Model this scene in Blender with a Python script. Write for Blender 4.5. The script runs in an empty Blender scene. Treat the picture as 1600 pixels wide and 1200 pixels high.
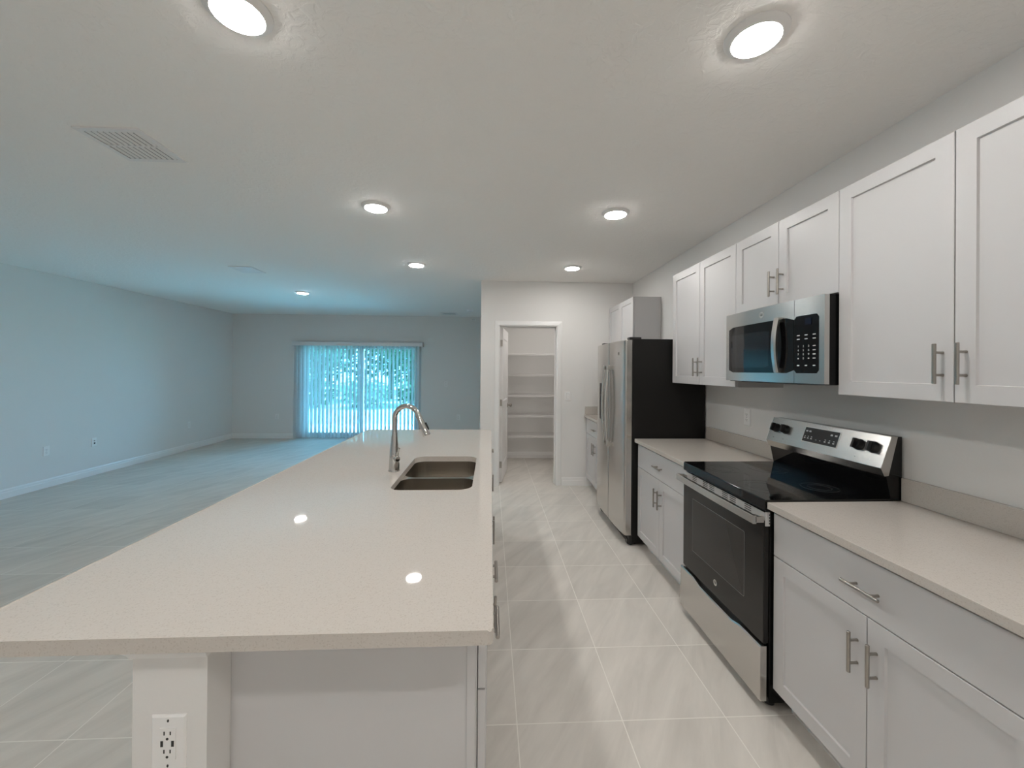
import bpy, bmesh, math, random
from mathutils import Vector, Matrix
random.seed(7)
SC = bpy.context.scene
COL = SC.collection

# ------------------------------------------------------------------ camera
F_PX, CX, CY = 627.1, 797.25, 576.28
YAW, PITCH, ROLL, EYE = 0.0482, 0.0029, 0.0080, 1.4801
cam_d = bpy.data.cameras.new('camera')
cam = bpy.data.objects.new('camera', cam_d)
COL.objects.link(cam)
cam_d.sensor_fit = 'HORIZONTAL'
cam_d.sensor_width = 36.0
cam_d.lens = F_PX / 1600 * 36.0
cam_d.shift_x = (800 - CX) / 1600
cam_d.shift_y = (CY - 600) / 1600
cam_d.clip_start = 0.02
fw = Vector((math.sin(YAW) * math.cos(PITCH), math.cos(YAW) * math.cos(PITCH), math.sin(PITCH)))
rt0 = Vector((math.cos(YAW), -math.sin(YAW), 0))
up0 = rt0.cross(fw)
rt = rt0 * math.cos(ROLL) + up0 * math.sin(ROLL)
up = up0 * math.cos(ROLL) - rt0 * math.sin(ROLL)
cam.matrix_world = Matrix(((rt.x, up.x, -fw.x, 0), (rt.y, up.y, -fw.y, 0), (rt.z, up.z, -fw.z, EYE), (0, 0, 0, 1)))
SC.camera = cam

# ------------------------------------------------------------------ world, sun, exposure
SKY_COL, SKY_STR = (0.14, 0.57, 1.0), 14.5
SUN_COL, SUN_STR = (0.17, 0.60, 1.0), 90.0
LAMP_COL, LAMP_STR = (1.0, 0.975, 0.935), 134.0
world = bpy.data.worlds.new('world')
SC.world = world
world.use_nodes = True
bg = world.node_tree.nodes['Background']
bg.inputs[0].default_value = (*SKY_COL, 1)
bg.inputs[1].default_value = SKY_STR
sun_d = bpy.data.lights.new('sun', 'SUN')
sun_d.energy = SUN_STR
sun_d.color = SUN_COL
sun_d.angle = 0.02
sun = bpy.data.objects.new('sun', sun_d)
COL.objects.link(sun)
sun.rotation_euler = (math.radians(-14), math.radians(12), 0)      # high, slightly from the yard side
por_d = bpy.data.lights.new('door_portal', 'AREA')
por_d.shape = 'RECTANGLE'
por_d.size, por_d.size_y = 2.5, 2.05
por_d.cycles.is_portal = True
por = bpy.data.objects.new('door_portal', por_d)
COL.objects.link(por)
por.location = (-2.79, 8.88, 1.02)
por.rotation_euler = (math.radians(-90), 0, 0)
SC.view_settings.view_transform = 'Standard'
SC.view_settings.look = 'None'
SC.view_settings.exposure = 0.0
SC.view_settings.gamma = 1.0
SC.view_settings.use_curve_mapping = False
try:
    SC.cycles.use_denoising = True
    SC.cycles.max_bounces = 14
    SC.cycles.diffuse_bounces = 6
    SC.cycles.sample_clamp_indirect = 6.0
except Exception:
    pass

# ------------------------------------------------------------------ room dimensions
ZC = 2.619
XW, XL = 1.839, -5.411
YP, YB, YBACK = 5.134, 8.689, -2.6
XP = -0.131
XC = 1.2057                  # right counter front edge
YN, YF, YR = 1.694, 2.437, 3.305   # range near / far, fridge side
XU, ZB, ZT = 1.526, 1.3823, 2.2848  # wall cabinet door face, bottom, top
CZ = 0.914

# ------------------------------------------------------------------ materials
def new_mat(name):
    m = bpy.data.materials.new(name)
    m.use_nodes = True
    nt = m.node_tree
    b = nt.nodes['Principled BSDF']
    return m, nt, b

def mat(name, col, rough=0.5, metal=0.0, bump=None, spec=None, coat=0.0, aniso=None):
    m, nt, b = new_mat(name)
    b.inputs['Base Color'].default_value = (*col, 1)
    b.inputs['Roughness'].default_value = rough
    b.inputs['Metallic'].default_value = metal
    if spec is not None:
        b.inputs['Specular IOR Level'].default_value = spec
    if coat:
        b.inputs['Coat Weight'].default_value = coat
        b.inputs['Coat Roughness'].default_value = 0.04
    tc = nt.nodes.new('ShaderNodeTexCoord')
    if bump:
        scale, strength, dist = bump
        n = nt.nodes.new('ShaderNodeTexNoise')
        n.inputs['Scale'].default_value = scale
        n.inputs['Detail'].default_value = 4
        nt.links.new(tc.outputs['Object'], n.inputs['Vector'])
        bp = nt.nodes.new('ShaderNodeBump')
        bp.inputs['Strength'].default_value = strength
        bp.inputs['Distance'].default_value = dist
        nt.links.new(n.outputs['Fac'], bp.inputs['Height'])
        nt.links.new(bp.outputs['Normal'], b.inputs['Normal'])
    else:
        # very slight roughness variation so that surfaces stay procedural
        n = nt.nodes.new('ShaderNodeTexNoise')
        n.inputs['Scale'].default_value = 9
        nt.links.new(tc.outputs['Object'], n.inputs['Vector'])
        mr = nt.nodes.new('ShaderNodeMapRange')
        mr.inputs['To Min'].default_value = rough * 0.94
        mr.inputs['To Max'].default_value = min(1, rough * 1.06)
        nt.links.new(n.outputs['Fac'], mr.inputs['Value'])
        nt.links.new(mr.outputs['Result'], b.inputs['Roughness'])
    return m

def brushed(name, col, rough, axis, strength=0.05):
    """Brushed metal: fine streaks along one axis modulate roughness and normal."""
    m, nt, b = new_mat(name)
    b.inputs['Base Color'].default_value = (*col, 1)
    b.inputs['Metallic'].default_value = 1.0
    tc = nt.nodes.new('ShaderNodeTexCoord')
    mp = nt.nodes.new('ShaderNodeMapping')
    s = [420, 420, 420]
    s['xyz'.index(axis)] = 3
    mp.inputs['Scale'].default_value = s
    n = nt.nodes.new('ShaderNodeTexNoise')
    n.inputs['Scale'].default_value = 1
    n.inputs['Detail'].default_value = 3
    nt.links.new(tc.outputs['Object'], mp.inputs['Vector'])
    nt.links.new(mp.outputs['Vector'], n.inputs['Vector'])
    mr = nt.nodes.new('ShaderNodeMapRange')
    mr.inputs['To Min'].default_value = rough * 0.75
    mr.inputs['To Max'].default_value = rough * 1.25
    nt.links.new(n.outputs['Fac'], mr.inputs['Value'])
    nt.links.new(mr.outputs['Result'], b.inputs['Roughness'])
    bp = nt.nodes.new('ShaderNodeBump')
    bp.inputs['Strength'].default_value = strength
    bp.inputs['Distance'].default_value = 0.0006
    nt.links.new(n.outputs['Fac'], bp.inputs['Height'])
    nt.links.new(bp.outputs['Normal'], b.inputs['Normal'])
    return m

def emis(name, col, strength):
    m, nt, b = new_mat(name)
    b.inputs['Base Color'].default_value = (0.9, 0.9, 0.9, 1)
    b.inputs['Emission Color'].default_value = (*col, 1)
    b.inputs['Emission Strength'].default_value = strength
    return m

M = {}
M['wall'] = mat('wall_paint', (0.77, 0.755, 0.738), 0.75, bump=(55, 0.12, 0.004))
def ceiling_mat():
    m, nt, b = new_mat('ceiling_knockdown')
    b.inputs['Base Color'].default_value = (0.93, 0.91, 0.88, 1)
    b.inputs['Roughness'].default_value = 0.85
    tc = nt.nodes.new('ShaderNodeTexCoord')
    n = nt.nodes.new('ShaderNodeTexNoise')
    n.inputs['Scale'].default_value = 22
    n.inputs['Detail'].default_value = 5
    n.inputs['Distortion'].default_value = 1.2
    nt.links.new(tc.outputs['Object'], n.inputs['Vector'])
    r = nt.nodes.new('ShaderNodeValToRGB')
    r.color_ramp.elements[0].position = 0.47
    r.color_ramp.elements[1].position = 0.60
    nt.links.new(n.outputs['Fac'], r.inputs['Fac'])
    bp = nt.nodes.new('ShaderNodeBump')
    bp.inputs['Strength'].default_value = 0.22
    bp.inputs['Distance'].default_value = 0.006
    nt.links.new(r.outputs['Color'], bp.inputs['Height'])
    nt.links.new(bp.outputs['Normal'], b.inputs['Normal'])
    return m
M['ceiling'] = ceiling_mat()

TILE, TX, TY = 0.4475, 0.1211, 2.1252
def tile_mat():
    m, nt, b = new_mat('porcelain_tile')
    tc = nt.nodes.new('ShaderNodeTexCoord')
    mp = nt.nodes.new('ShaderNodeMapping')
    mp.inputs['Location'].default_value = (-TX + TILE * 40, -TY + TILE * 40, 0)
    nt.links.new(tc.outputs['Object'], mp.inputs['Vector'])
    br = nt.nodes.new('ShaderNodeTexBrick')
    br.offset = 0.0
    br.squash = 1.0
    br.inputs['Scale'].default_value = 1.0
    br.inputs['Brick Width'].default_value = TILE
    br.inputs['Row Height'].default_value = TILE
    br.inputs['Mortar Size'].default_value = 0.0022
    br.inputs['Mortar Smooth'].default_value = 0.1
    br.inputs['Color1'].default_value = (0.0, 0.0, 0.0, 1)
    br.inputs['Color2'].default_value = (1, 1, 1, 1)
    br.inputs['Mortar'].default_value = (0.5, 0.5, 0.5, 1)
    nt.links.new(mp.outputs['Vector'], br.inputs['Vector'])
    # streaky cement veining, running obliquely
    mp2 = nt.nodes.new('ShaderNodeMapping')
    mp2.inputs['Scale'].default_value = (1.1, 6.0, 1)
    mp3 = nt.nodes.new('ShaderNodeMapping')
    mp3.inputs['Rotation'].default_value = (0, 0, math.radians(-58))
    nt.links.new(tc.outputs['Object'], mp3.inputs['Vector'])
    nt.links.new(mp3.outputs['Vector'], mp2.inputs['Vector'])
    n1 = nt.nodes.new('ShaderNodeTexNoise')
    n1.inputs['Scale'].default_value = 1.5
    n1.inputs['Detail'].default_value = 7
    n1.inputs['Roughness'].default_value = 0.6
    n1.inputs['Distortion'].default_value = 0.5
    nt.links.new(mp2.outputs['Vector'], n1.inputs['Vector'])
    add = nt.nodes.new('ShaderNodeMath'); add.operation = 'MULTIPLY_ADD'
    add.inputs[1].default_value = 0.16
    nt.links.new(br.outputs['Color'], add.inputs[0])
    nt.links.new(n1.outputs['Fac'], add.inputs[2])
    ramp = nt.nodes.new('ShaderNodeValToRGB')
    ramp.color_ramp.elements[0].position = 0.30
    ramp.color_ramp.elements[0].color = (0.545, 0.515, 0.475, 1)
    ramp.color_ramp.elements[1].position = 0.85
    ramp.color_ramp.elements[1].color = (0.74, 0.70, 0.65, 1)
    nt.links.new(add.outputs[0], ramp.inputs['Fac'])
    mix = nt.nodes.new('ShaderNodeMix'); mix.data_type = 'RGBA'
    mix.inputs['B'].default_value = (0.84, 0.81, 0.76, 1)
    nt.links.new(br.outputs['Fac'], mix.inputs['Factor'])
    nt.links.new(ramp.outputs['Color'], mix.inputs['A'])
    nt.links.new(mix.outputs['Result'], b.inputs['Base Color'])
    mr = nt.nodes.new('ShaderNodeMapRange')
    mr.inputs['To Min'].default_value = 0.40
    mr.inputs['To Max'].default_value = 0.56
    nt.links.new(n1.outputs['Fac'], mr.inputs['Value'])
    nt.links.new(mr.outputs['Result'], b.inputs['Roughness'])
    b.inputs['Specular IOR Level'].default_value = 0.18
    inv = nt.nodes.new('ShaderNodeMath'); inv.operation = 'SUBTRACT'
    inv.inputs[0].default_value = 1.0
    nt.links.new(br.outputs['Fac'], inv.inputs[1])
    bp = nt.nodes.new('ShaderNodeBump')
    bp.inputs['Strength'].default_value = 0.4
    bp.inputs['Distance'].default_value = 0.0015
    nt.links.new(inv.outputs[0], bp.inputs['Height'])
    nt.links.new(bp.outputs['Normal'], b.inputs['Normal'])
    return m
M['tile'] = tile_mat()

def quartz_mat():
    m, nt, b = new_mat('speckled_quartz')
    tc = nt.nodes.new('ShaderNodeTexCoord')
    v = nt.nodes.new('ShaderNodeTexVoronoi')
    v.inputs['Scale'].default_value = 380
    nt.links.new(tc.outputs['Object'], v.inputs['Vector'])
    r = nt.nodes.new('ShaderNodeValToRGB')
    r.color_ramp.interpolation = 'CONSTANT'
    r.color_ramp.elements[0].position = 0.0
    r.color_ramp.elements[0].color = (0.40, 0.35, 0.30, 1)
    r.color_ramp.elements[1].position = 0.10
    r.color_ramp.elements[1].color = (0.575, 0.53, 0.485, 1)
    e = r.color_ramp.elements.new(0.86); e.color = (0.62, 0.58, 0.54, 1)
    sep = nt.nodes.new('ShaderNodeSeparateColor')
    nt.links.new(v.outputs['Color'], sep.inputs['Color'])
    nt.links.new(sep.outputs[0], r.inputs['Fac'])
    n = nt.nodes.new('ShaderNodeTexNoise')
    n.inputs['Scale'].default_value = 3.0
    nt.links.new(tc.outputs['Object'], n.inputs['Vector'])
    mix = nt.nodes.new('ShaderNodeMix'); mix.data_type = 'RGBA'
    mix.inputs['Factor'].default_value = 0.32
    mix.inputs['A'].default_value = (0.575, 0.53, 0.485, 1)
    nt.links.new(r.outputs['Color'], mix.inputs['B'])
    nt.links.new(mix.outputs['Result'], b.inputs['Base Color'])
    b.inputs['Roughness'].default_value = 0.03
    b.inputs['Specular IOR Level'].default_value = 0.42
    return m
M['quartz'] = quartz_mat()
M['cab'] = mat('white_cabinet_paint', (0.60, 0.588, 0.59), 0.38)
M['trim'] = mat('white_semi_gloss_trim', (0.83, 0.82, 0.81), 0.35)
M['door_white'] = mat('white_door_paint', (0.82, 0.80, 0.79), 0.4)
M['plastic'] = mat('white_plastic', (0.84, 0.83, 0.82), 0.35)
M['slot'] = mat('dark_slot', (0.02, 0.02, 0.02), 0.6)
M['nickel'] = mat('satin_nickel', (0.40, 0.375, 0.345), 0.30, 1.0)
M['chrome'] = mat('polished_chrome', (0.62, 0.61, 0.60), 0.07, 1.0)
M['silver'] = mat('satin_silver_strip', (0.66, 0.655, 0.65), 0.42, 0.35)
M['steel_y'] = brushed('brushed_steel_long', (0.60, 0.58, 0.555), 0.24, 'y')
M['steel_z'] = brushed('brushed_steel_upright', (0.60, 0.58, 0.555), 0.22, 'z')
M['steel_sink'] = brushed('sink_steel', (0.55, 0.51, 0.46), 0.20, 'x', 0.03)
M['black_gloss'] = mat('black_glass', (0.004, 0.004, 0.0045), 0.05, spec=0.42)
M['black_oven'] = mat('oven_black_glass', (0.012, 0.011, 0.010), 0.12, spec=0.35)
M['oven_window'] = mat('oven_window_glass', (0.030, 0.027, 0.025), 0.14, spec=0.35)
M['black_enamel'] = mat('black_enamel', (0.004, 0.004, 0.004), 0.25, spec=0.25)
M['fridge_side'] = mat('textured_black_side', (0.007, 0.0065, 0.006), 0.5, bump=(900, 0.2, 0.0004), spec=0.3)
M['black_plastic'] = mat('black_plastic', (0.010, 0.010, 0.010), 0.35)
M['ring'] = mat('grey_burner_print', (0.10, 0.10, 0.10), 0.2)
M['legend'] = mat('pale_legend_print', (0.62, 0.62, 0.62), 0.5)
M['badge'] = mat('silver_badge', (0.62, 0.61, 0.58), 0.30, 0.8)
M['display'] = mat('dark_display', (0.004, 0.005, 0.02), 0.08)
M['lens'] = emis('lamp_diffuser', LAMP_COL, LAMP_STR)
M['lens_far'] = emis('lamp_diffuser_soft', LAMP_COL, LAMP_STR * 0.55)
M['vinyl'] = mat('white_vinyl_frame', (0.75, 0.76, 0.77), 0.4)
M['bark'] = mat('bark', (0.10, 0.075, 0.055), 0.9, bump=(14, 0.7, 0.03))
M['concrete'] = mat('patio_concrete', (0.62, 0.60, 0.57), 0.9, bump=(40, 0.3, 0.004))
M['lawn'] = mat('lawn_grass', (0.27, 0.33, 0.22), 0.9, bump=(60, 0.8, 0.03))
M['rubber'] = mat('grey_rubber', (0.14, 0.135, 0.13), 0.7)
M['toe'] = mat('toe_kick_board', (0.72, 0.715, 0.71), 0.5)

def leaf_mat(name, c1, c2):
    m, nt, b = new_mat(name)
    nt.nodes.remove(b)
    out = nt.nodes['Material Output']
    tc = nt.nodes.new('ShaderNodeTexCoord')
    n = nt.nodes.new('ShaderNodeTexNoise'); n.inputs['Scale'].default_value = 1.4
    nt.links.new(tc.outputs['Object'], n.inputs['Vector'])
    r = nt.nodes.new('ShaderNodeValToRGB')
    r.color_ramp.elements[0].position = 0.35; r.color_ramp.elements[0].color = (*c1, 1)
    r.color_ramp.elements[1].position = 0.65; r.color_ramp.elements[1].color = (*c2, 1)
    nt.links.new(n.outputs['Fac'], r.inputs['Fac'])
    d = nt.nodes.new('ShaderNodeBsdfDiffuse'); t = nt.nodes.new('ShaderNodeBsdfTranslucent')
    nt.links.new(r.outputs['Color'], d.inputs['Color']); nt.links.new(r.outputs['Color'], t.inputs['Color'])
    mx = nt.nodes.new('ShaderNodeMixShader'); mx.inputs[0].default_value = 0.45
    nt.links.new(d.outputs[0], mx.inputs[1]); nt.links.new(t.outputs[0], mx.inputs[2])
    nt.links.new(mx.outputs[0], out.inputs['Surface'])
    return m
M['leaf_a'] = leaf_mat('leaf_mid_green', (0.13, 0.17, 0.12), (0.27, 0.31, 0.23))
M['leaf_b'] = leaf_mat('leaf_dark_green', (0.05, 0.08, 0.05), (0.12, 0.16, 0.10))

def vane_mat():
    m, nt, b = new_mat('translucent_vinyl_vane')
    nt.nodes.remove(b)
    out = nt.nodes['Material Output']
    tc = nt.nodes.new('ShaderNodeTexCoord')
    n = nt.nodes.new('ShaderNodeTexNoise'); n.inputs['Scale'].default_value = 30
    nt.links.new(tc.outputs['Object'], n.inputs['Vector'])
    r = nt.nodes.new('ShaderNodeValToRGB')
    r.color_ramp.elements[0].color = (0.78, 0.78, 0.78, 1)
    r.color_ramp.elements[1].color = (0.86, 0.86, 0.86, 1)
    nt.links.new(n.outputs['Fac'], r.inputs['Fac'])
    d = nt.nodes.new('ShaderNodeBsdfDiffuse'); t = nt.nodes.new('ShaderNodeBsdfTranslucent')
    nt.links.new(r.outputs['Color'], d.inputs['Color']); nt.links.new(r.outputs['Color'], t.inputs['Color'])
    mx = nt.nodes.new('ShaderNodeMixShader'); mx.inputs[0].default_value = 0.68
    nt.links.new(d.outputs[0], mx.inputs[1]); nt.links.new(t.outputs[0], mx.inputs[2])
    nt.links.new(mx.outputs[0], out.inputs['Surface'])
    return m
M['vane'] = vane_mat()

def glass_mat():
    m, nt, b = new_mat('window_glass')
    nt.nodes.remove(b)
    out = nt.nodes['Material Output']
    tr = nt.nodes.new('ShaderNodeBsdfTransparent'); tr.inputs[0].default_value = (0.94, 0.97, 0.97, 1)
    g = nt.nodes.new('ShaderNodeBsdfGlossy'); g.inputs['Roughness'].default_value = 0.02
    fr = nt.nodes.new('ShaderNodeFresnel'); fr.inputs['IOR'].default_value = 1.45
    mx = nt.nodes.new('ShaderNodeMixShader')
    nt.links.new(fr.outputs[0], mx.inputs[0])
    nt.links.new(tr.outputs[0], mx.inputs[1]); nt.links.new(g.outputs[0], mx.inputs[2])
    nt.links.new(mx.outputs[0], out.inputs['Surface'])
    return m
M['glass'] = glass_mat()

# ------------------------------------------------------------------ mesh helpers
ORIG = {}                     # object name -> world origin of its local space

class MB:
    """Collects shapes in world coordinates and links them as ONE mesh object."""
    def __init__(self):
        self.bm = bmesh.new()
        self.mi = 0
    def _mark(self, faces):
        for f in faces:
            f.material_index = self.mi
    def box(self, a, b, bevel=0.0, seg=2):
        x0, y0, z0 = [min(p, q) for p, q in zip(a, b)]
        x1, y1, z1 = [max(p, q) for p, q in zip(a, b)]
        vs = [self.bm.verts.new(p) for p in ((x0, y0, z0), (x1, y0, z0), (x1, y1, z0), (x0, y1, z0),
                                             (x0, y0, z1), (x1, y0, z1), (x1, y1, z1), (x0, y1, z1))]
        fs = [self.bm.faces.new([vs[i] for i in q]) for q in
              ((0, 3, 2, 1), (4, 5, 6, 7), (0, 1, 5, 4), (1, 2, 6, 5), (2, 3, 7, 6), (3, 0, 4, 7))]
        self._mark(fs)
        if bevel > 0:
            es = list({e for f in fs for e in f.edges})
            r = bmesh.ops.bevel(self.bm, geom=es, offset=bevel, segments=seg, profile=0.5, affect='EDGES', clamp_overlap=True)
            self._mark(r['faces'])
        return self
    def ring_loops(self, loops, close_start=True, close_end=True, cyclic=False):
        """Skin a list of equally long vertex loops."""
        vl = [[self.bm.verts.new(p) for p in L] for L in loops]
        n = len(vl[0])
        fs = []
        m = len(vl)
        for i in range(m if cyclic else m - 1):
            A, B = vl[i], vl[(i + 1) % m]
            for j in range(n):
                fs.append(self.bm.faces.new((A[j], A[(j + 1) % n], B[(j + 1) % n], B[j])))
        if not cyclic:
            if close_start:
                fs.append(self.bm.faces.new(list(reversed(vl[0]))))
            if close_end:
                fs.append(self.bm.faces.new(vl[-1]))
        self._mark(fs)
        return self
    def tube(self, pts, r, seg=12):
        pts = [Vector(p) for p in pts]
        rs = r if isinstance(r, (list, tuple)) else [r] * len(pts)
        t0 = (pts[1] - pts[0]).normalized()
        ref = Vector((0, 0, 1)) if abs(t0.z) < 0.9 else Vector((1, 0, 0))
        nrm = t0.cross(ref).normalized()
        loops = []
        for i, p in enumerate(pts):
            if i == 0: t = t0
            elif i == len(pts) - 1: t = (pts[i] - pts[i - 1]).normalized()
            else: t = ((pts[i + 1] - pts[i]).normalized() + (pts[i] - pts[i - 1]).normalized()).normalized()
            nrm = (nrm - t * nrm.dot(t)).normalized()
            bi = t.cross(nrm)
            loops.append([p + (nrm * math.cos(a) + bi * math.sin(a)) * rs[i] for a in [2 * math.pi * k / seg for k in range(seg)]])
        return self.ring_loops(loops)
    def cyl(self, p0, p1, r, seg=16, r2=None):
        return self.tube([p0, p1], [r, r if r2 is None else r2], seg)
    def lathe(self, prof, c, axis='z', seg=32):
        """prof: list of (radius, height) from one end to the other; closed with caps."""
        loops = []
        for rr, h in prof:
            L = []
            for k in range(seg):
                a = 2 * math.pi * k / seg
                u, v = rr * math.cos(a), rr * math.sin(a)
                p = {'z': (u, v, h), 'y': (v, h, u), 'x': (h, u, v)}[axis]
                L.append((c[0] + p[0], c[1] + p[1], c[2] + p[2]))
            loops.append(L)
        return self.ring_loops(loops)
    def prism(self, poly, axis, a, b):
        """2-D polygon extruded along an axis. poly is in the two other axes, in xyz order."""
        def P(q, h):
            l = list(q); l.insert('xyz'.index(axis), h); return l
        return self.ring_loops([[P(q, a) for q in poly], [P(q, b) for q in poly]])
    def plate(self, outer, holes, z0, z1, axis='z'):
        """Plate with holes between z0 and z1 of the axis."""
        def P(q, h):
            l = list(q); l.insert('xyz'.index(axis), h); return l
        tmp = bmesh.new()
        es = []
        for loop in [outer] + holes:
            vs = [tmp.verts.new((q[0], q[1], 0)) for q in loop]
            for i in range(len(vs)):
                es.append(tmp.edges.new((vs[i], vs[(i + 1) % len(vs)])))
        bmesh.ops.triangle_fill(tmp, edges=es, use_beauty=True)
        tmp.verts.index_update()
        top = [self.bm.verts.new(P((v.co.x, v.co.y), z1)) for v in tmp.verts]
        bot = [self.bm.verts.new(P((v.co.x, v.co.y), z0)) for v in tmp.verts]
        fs = []
        for f in tmp.faces:
            ix = [v.index for v in f.verts]
            fs.append(self.bm.faces.new([top[i] for i in ix]))
            fs.append(self.bm.faces.new([bot[i] for i in reversed(ix)]))
        k = 0
        for loop in [outer] + holes:
            n = len(loop)
            for i in range(n):
                a, b2 = k + i, k + (i + 1) % n
                fs.append(self.bm.faces.new((bot[a], bot[b2], top[b2], top[a])))
            k += n
        tmp.free()
        self._mark(fs)
        return self
    def text(self, s, M4, size, depth=0.0004):
        cu = bpy.data.curves.new('t', 'FONT')
        cu.body = s; cu.size = size; cu.align_x = 'CENTER'; cu.align_y = 'CENTER'; cu.extrude = depth
        ob = bpy.data.objects.new('t', cu)
        COL.objects.link(ob)
        dg = bpy.context.evaluated_depsgraph_get()
        dg.update()
        me = bpy.data.meshes.new_from_object(ob.evaluated_get(dg))
        me.transform(M4)
        n0 = len(self.bm.faces)
        self.bm.from_mesh(me)
        self.bm.faces.ensure_lookup_table()
        self._mark(self.bm.faces[n0:])
        bpy.data.objects.remove(ob); bpy.data.curves.remove(cu); bpy.data.meshes.remove(me)
        return self
    def build(self, name, mats, parent=None, origin=None, smooth=35):
        if parent is not None:
            o0 = ORIG[parent.name]
        else:
            o0 = Vector(origin) if origin is not None else Vector((0, 0, 0))
        bmesh.ops.recalc_face_normals(self.bm, faces=self.bm.faces[:])
        me = bpy.data.meshes.new(name)
        self.bm.to_mesh(me)
        self.bm.free()
        me.transform(Matrix.Translation(-o0))
        for m in (mats if isinstance(mats, (list, tuple)) else [mats]):
            me.materials.append(m)
        wnf = False
        if smooth:
            me.polygons.foreach_set('use_smooth', [True] * len(me.polygons))
            me.set_sharp_from_angle(angle=math.radians(smooth))
            wnf = smooth and len(me.polygons) < 3000
        ob = bpy.data.objects.new(name, me)
        COL.objects.link(ob)
        if wnf:
            wn = ob.modifiers.new('weighted_normals', 'WEIGHTED_NORMAL')
            wn.keep_sharp = True
            wn.weight = 100
        if parent is not None:
            ob.parent = parent
        else:
            ob.location = o0
        ORIG[ob.name] = o0
        return ob

def tag(o, label, cat, group=None, kind=None):
    o['label'] = label
    o['category'] = cat
    if group: o['group'] = group
    if kind: o['kind'] = kind
    return o

def thing(name, loc, label, cat, group=None):
    o = bpy.data.objects.new(name, None)
    o.empty_display_size = 0.1
    COL.objects.link(o)
    o.location = loc
    ORIG[o.name] = Vector(loc)
    return tag(o, label, cat, group)

def struct(o, label=None):
    o['kind'] = 'structure'
    if label:
        o['label'] = label
    return o

def dup(root, loc, label=None, rotz=None):
    """Copy a thing with its parts and sub-parts."""
    r = root.copy(); COL.objects.link(r)
    r.location = loc
    if rotz is not None: r.rotation_euler = (0, 0, rotz)
    if label: r['label'] = label
    for ch in root.children:
        c = ch.copy(); COL.objects.link(c); c.parent = r
        for g in ch.children:
            d = g.copy(); COL.objects.link(d); d.parent = c
    return r

def rrect(x0, y0, x1, y1, r, n=6):
    pts = []
    for cx, cy, a0 in ((x1 - r, y1 - r, 0), (x0 + r, y1 - r, 90), (x0 + r, y0 + r, 180), (x1 - r, y0 + r, 270)):
        for k in range(n + 1):
            a = math.radians(a0 + 90 * k / n)
            pts.append((cx + r * math.cos(a), cy + r * math.sin(a)))
    return pts

# ------------------------------------------------------------------ the room shell
T = 0.12
b = MB().box((XL - T, YBACK - T, -0.15), (XW + T, YB + T + 0.02, 0))
struct(b.build('floor', M['tile']), 'pale grey square porcelain floor tiles')
b = MB().box((XL - T, YBACK - T, ZC), (XW + T, YB + T, ZC + 0.12))
struct(b.build('ceiling', M['ceiling']), 'white textured ceiling')
b = MB().box((XL - T, YBACK - T, 0), (XL, YB + T, ZC))
struct(b.build('wall_left', M['wall']), 'long white wall of the living area')
b = MB().box((XW, YBACK - T, 0), (XW + T, YB + T, ZC))
struct(b.build('wall_right', M['wall']), 'white kitchen wall behind the cabinets')
SX0, SX1, SZ = -4.06, -1.53, 2.02      # sliding door opening
b = MB().plate([(XL, 0), (SX0, 0), (SX0, SZ), (SX1, SZ), (SX1, 0), (XW, 0), (XW, ZC), (XL, ZC)], [], YB, YB + T, 'y')
struct(b.build('wall_far', M['wall'], smooth=0), 'far white wall around the sliding patio door')
b = MB().box((XL, YBACK - T, 0), (XW, YBACK, ZC))
struct(b.build('wall_back', M['wall']))
DX0, DX1, DZ = 0.105, 0.852, 2.05      # pantry door opening
YPI = YP + 0.115
b = MB().plate([(XP, 0), (DX0, 0), (DX0, DZ), (DX1, DZ), (DX1, 0), (XW, 0), (XW, ZC), (XP, ZC)], [], YP, YPI, 'y')
struct(b.build('wall_pantry', M['wall'], smooth=0), 'white wall with the pantry doorway')
b = MB().box((XP, YPI, 0), (XP + 0.115, YB, ZC))
struct(b.build('wall_pantry_side', M['wall']))
YQ = 6.745
b = MB().box((XP + 0.115, YQ, 0), (XW, YQ + 0.1, ZC))
struct(b.build('wall_pantry_rear', M['wall']), 'back wall of the pantry behind the shelves')

# baseboards with a stepped top profile
def base_prof(d, h):
    return [(0, 0), (d, 0), (d, h * 0.62), (d * 0.72, h * 0.70), (d * 0.72, h * 0.86), (d * 0.35, h), (0, h)]
def baseboard(name, p0, p1, inward, h=0.105, d=0.016):
    """runs from p0 to p1; inward = unit vector into the room"""
    bb = MB()
    prof = base_prof(d, h)
    L = [[(p[0] + inward[0] * u, p[1] + inward[1] * u, v) for u, v in prof] for p in (p0, p1)]
    bb.ring_loops(L)
    return struct(bb.build(name, M['trim'], smooth=20))
baseboard('baseboard_left', (XL, YBACK), (XL, YB), (1, 0))
baseboard('baseboard_far', (XL, YB), (SX0 - 0.02, YB), (0, -1))
baseboard('baseboard_far.001', (SX1 + 0.02, YB), (XP, YB), (0, -1))
baseboard('baseboard_pantry', (DX1 + 0.065, YP), (XC + 0.10, YP), (0, -1))
baseboard('baseboard_pantry_side', (XP, YP), (XP, YB), (-1, 0))
baseboard('baseboard_pantry_rear', (XP + 0.115, YQ), (XW, YQ), (0, -1))
baseboard('baseboard_pantry_front', (XP, YP), (DX0 - 0.075, YP), (0, -1))

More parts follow.
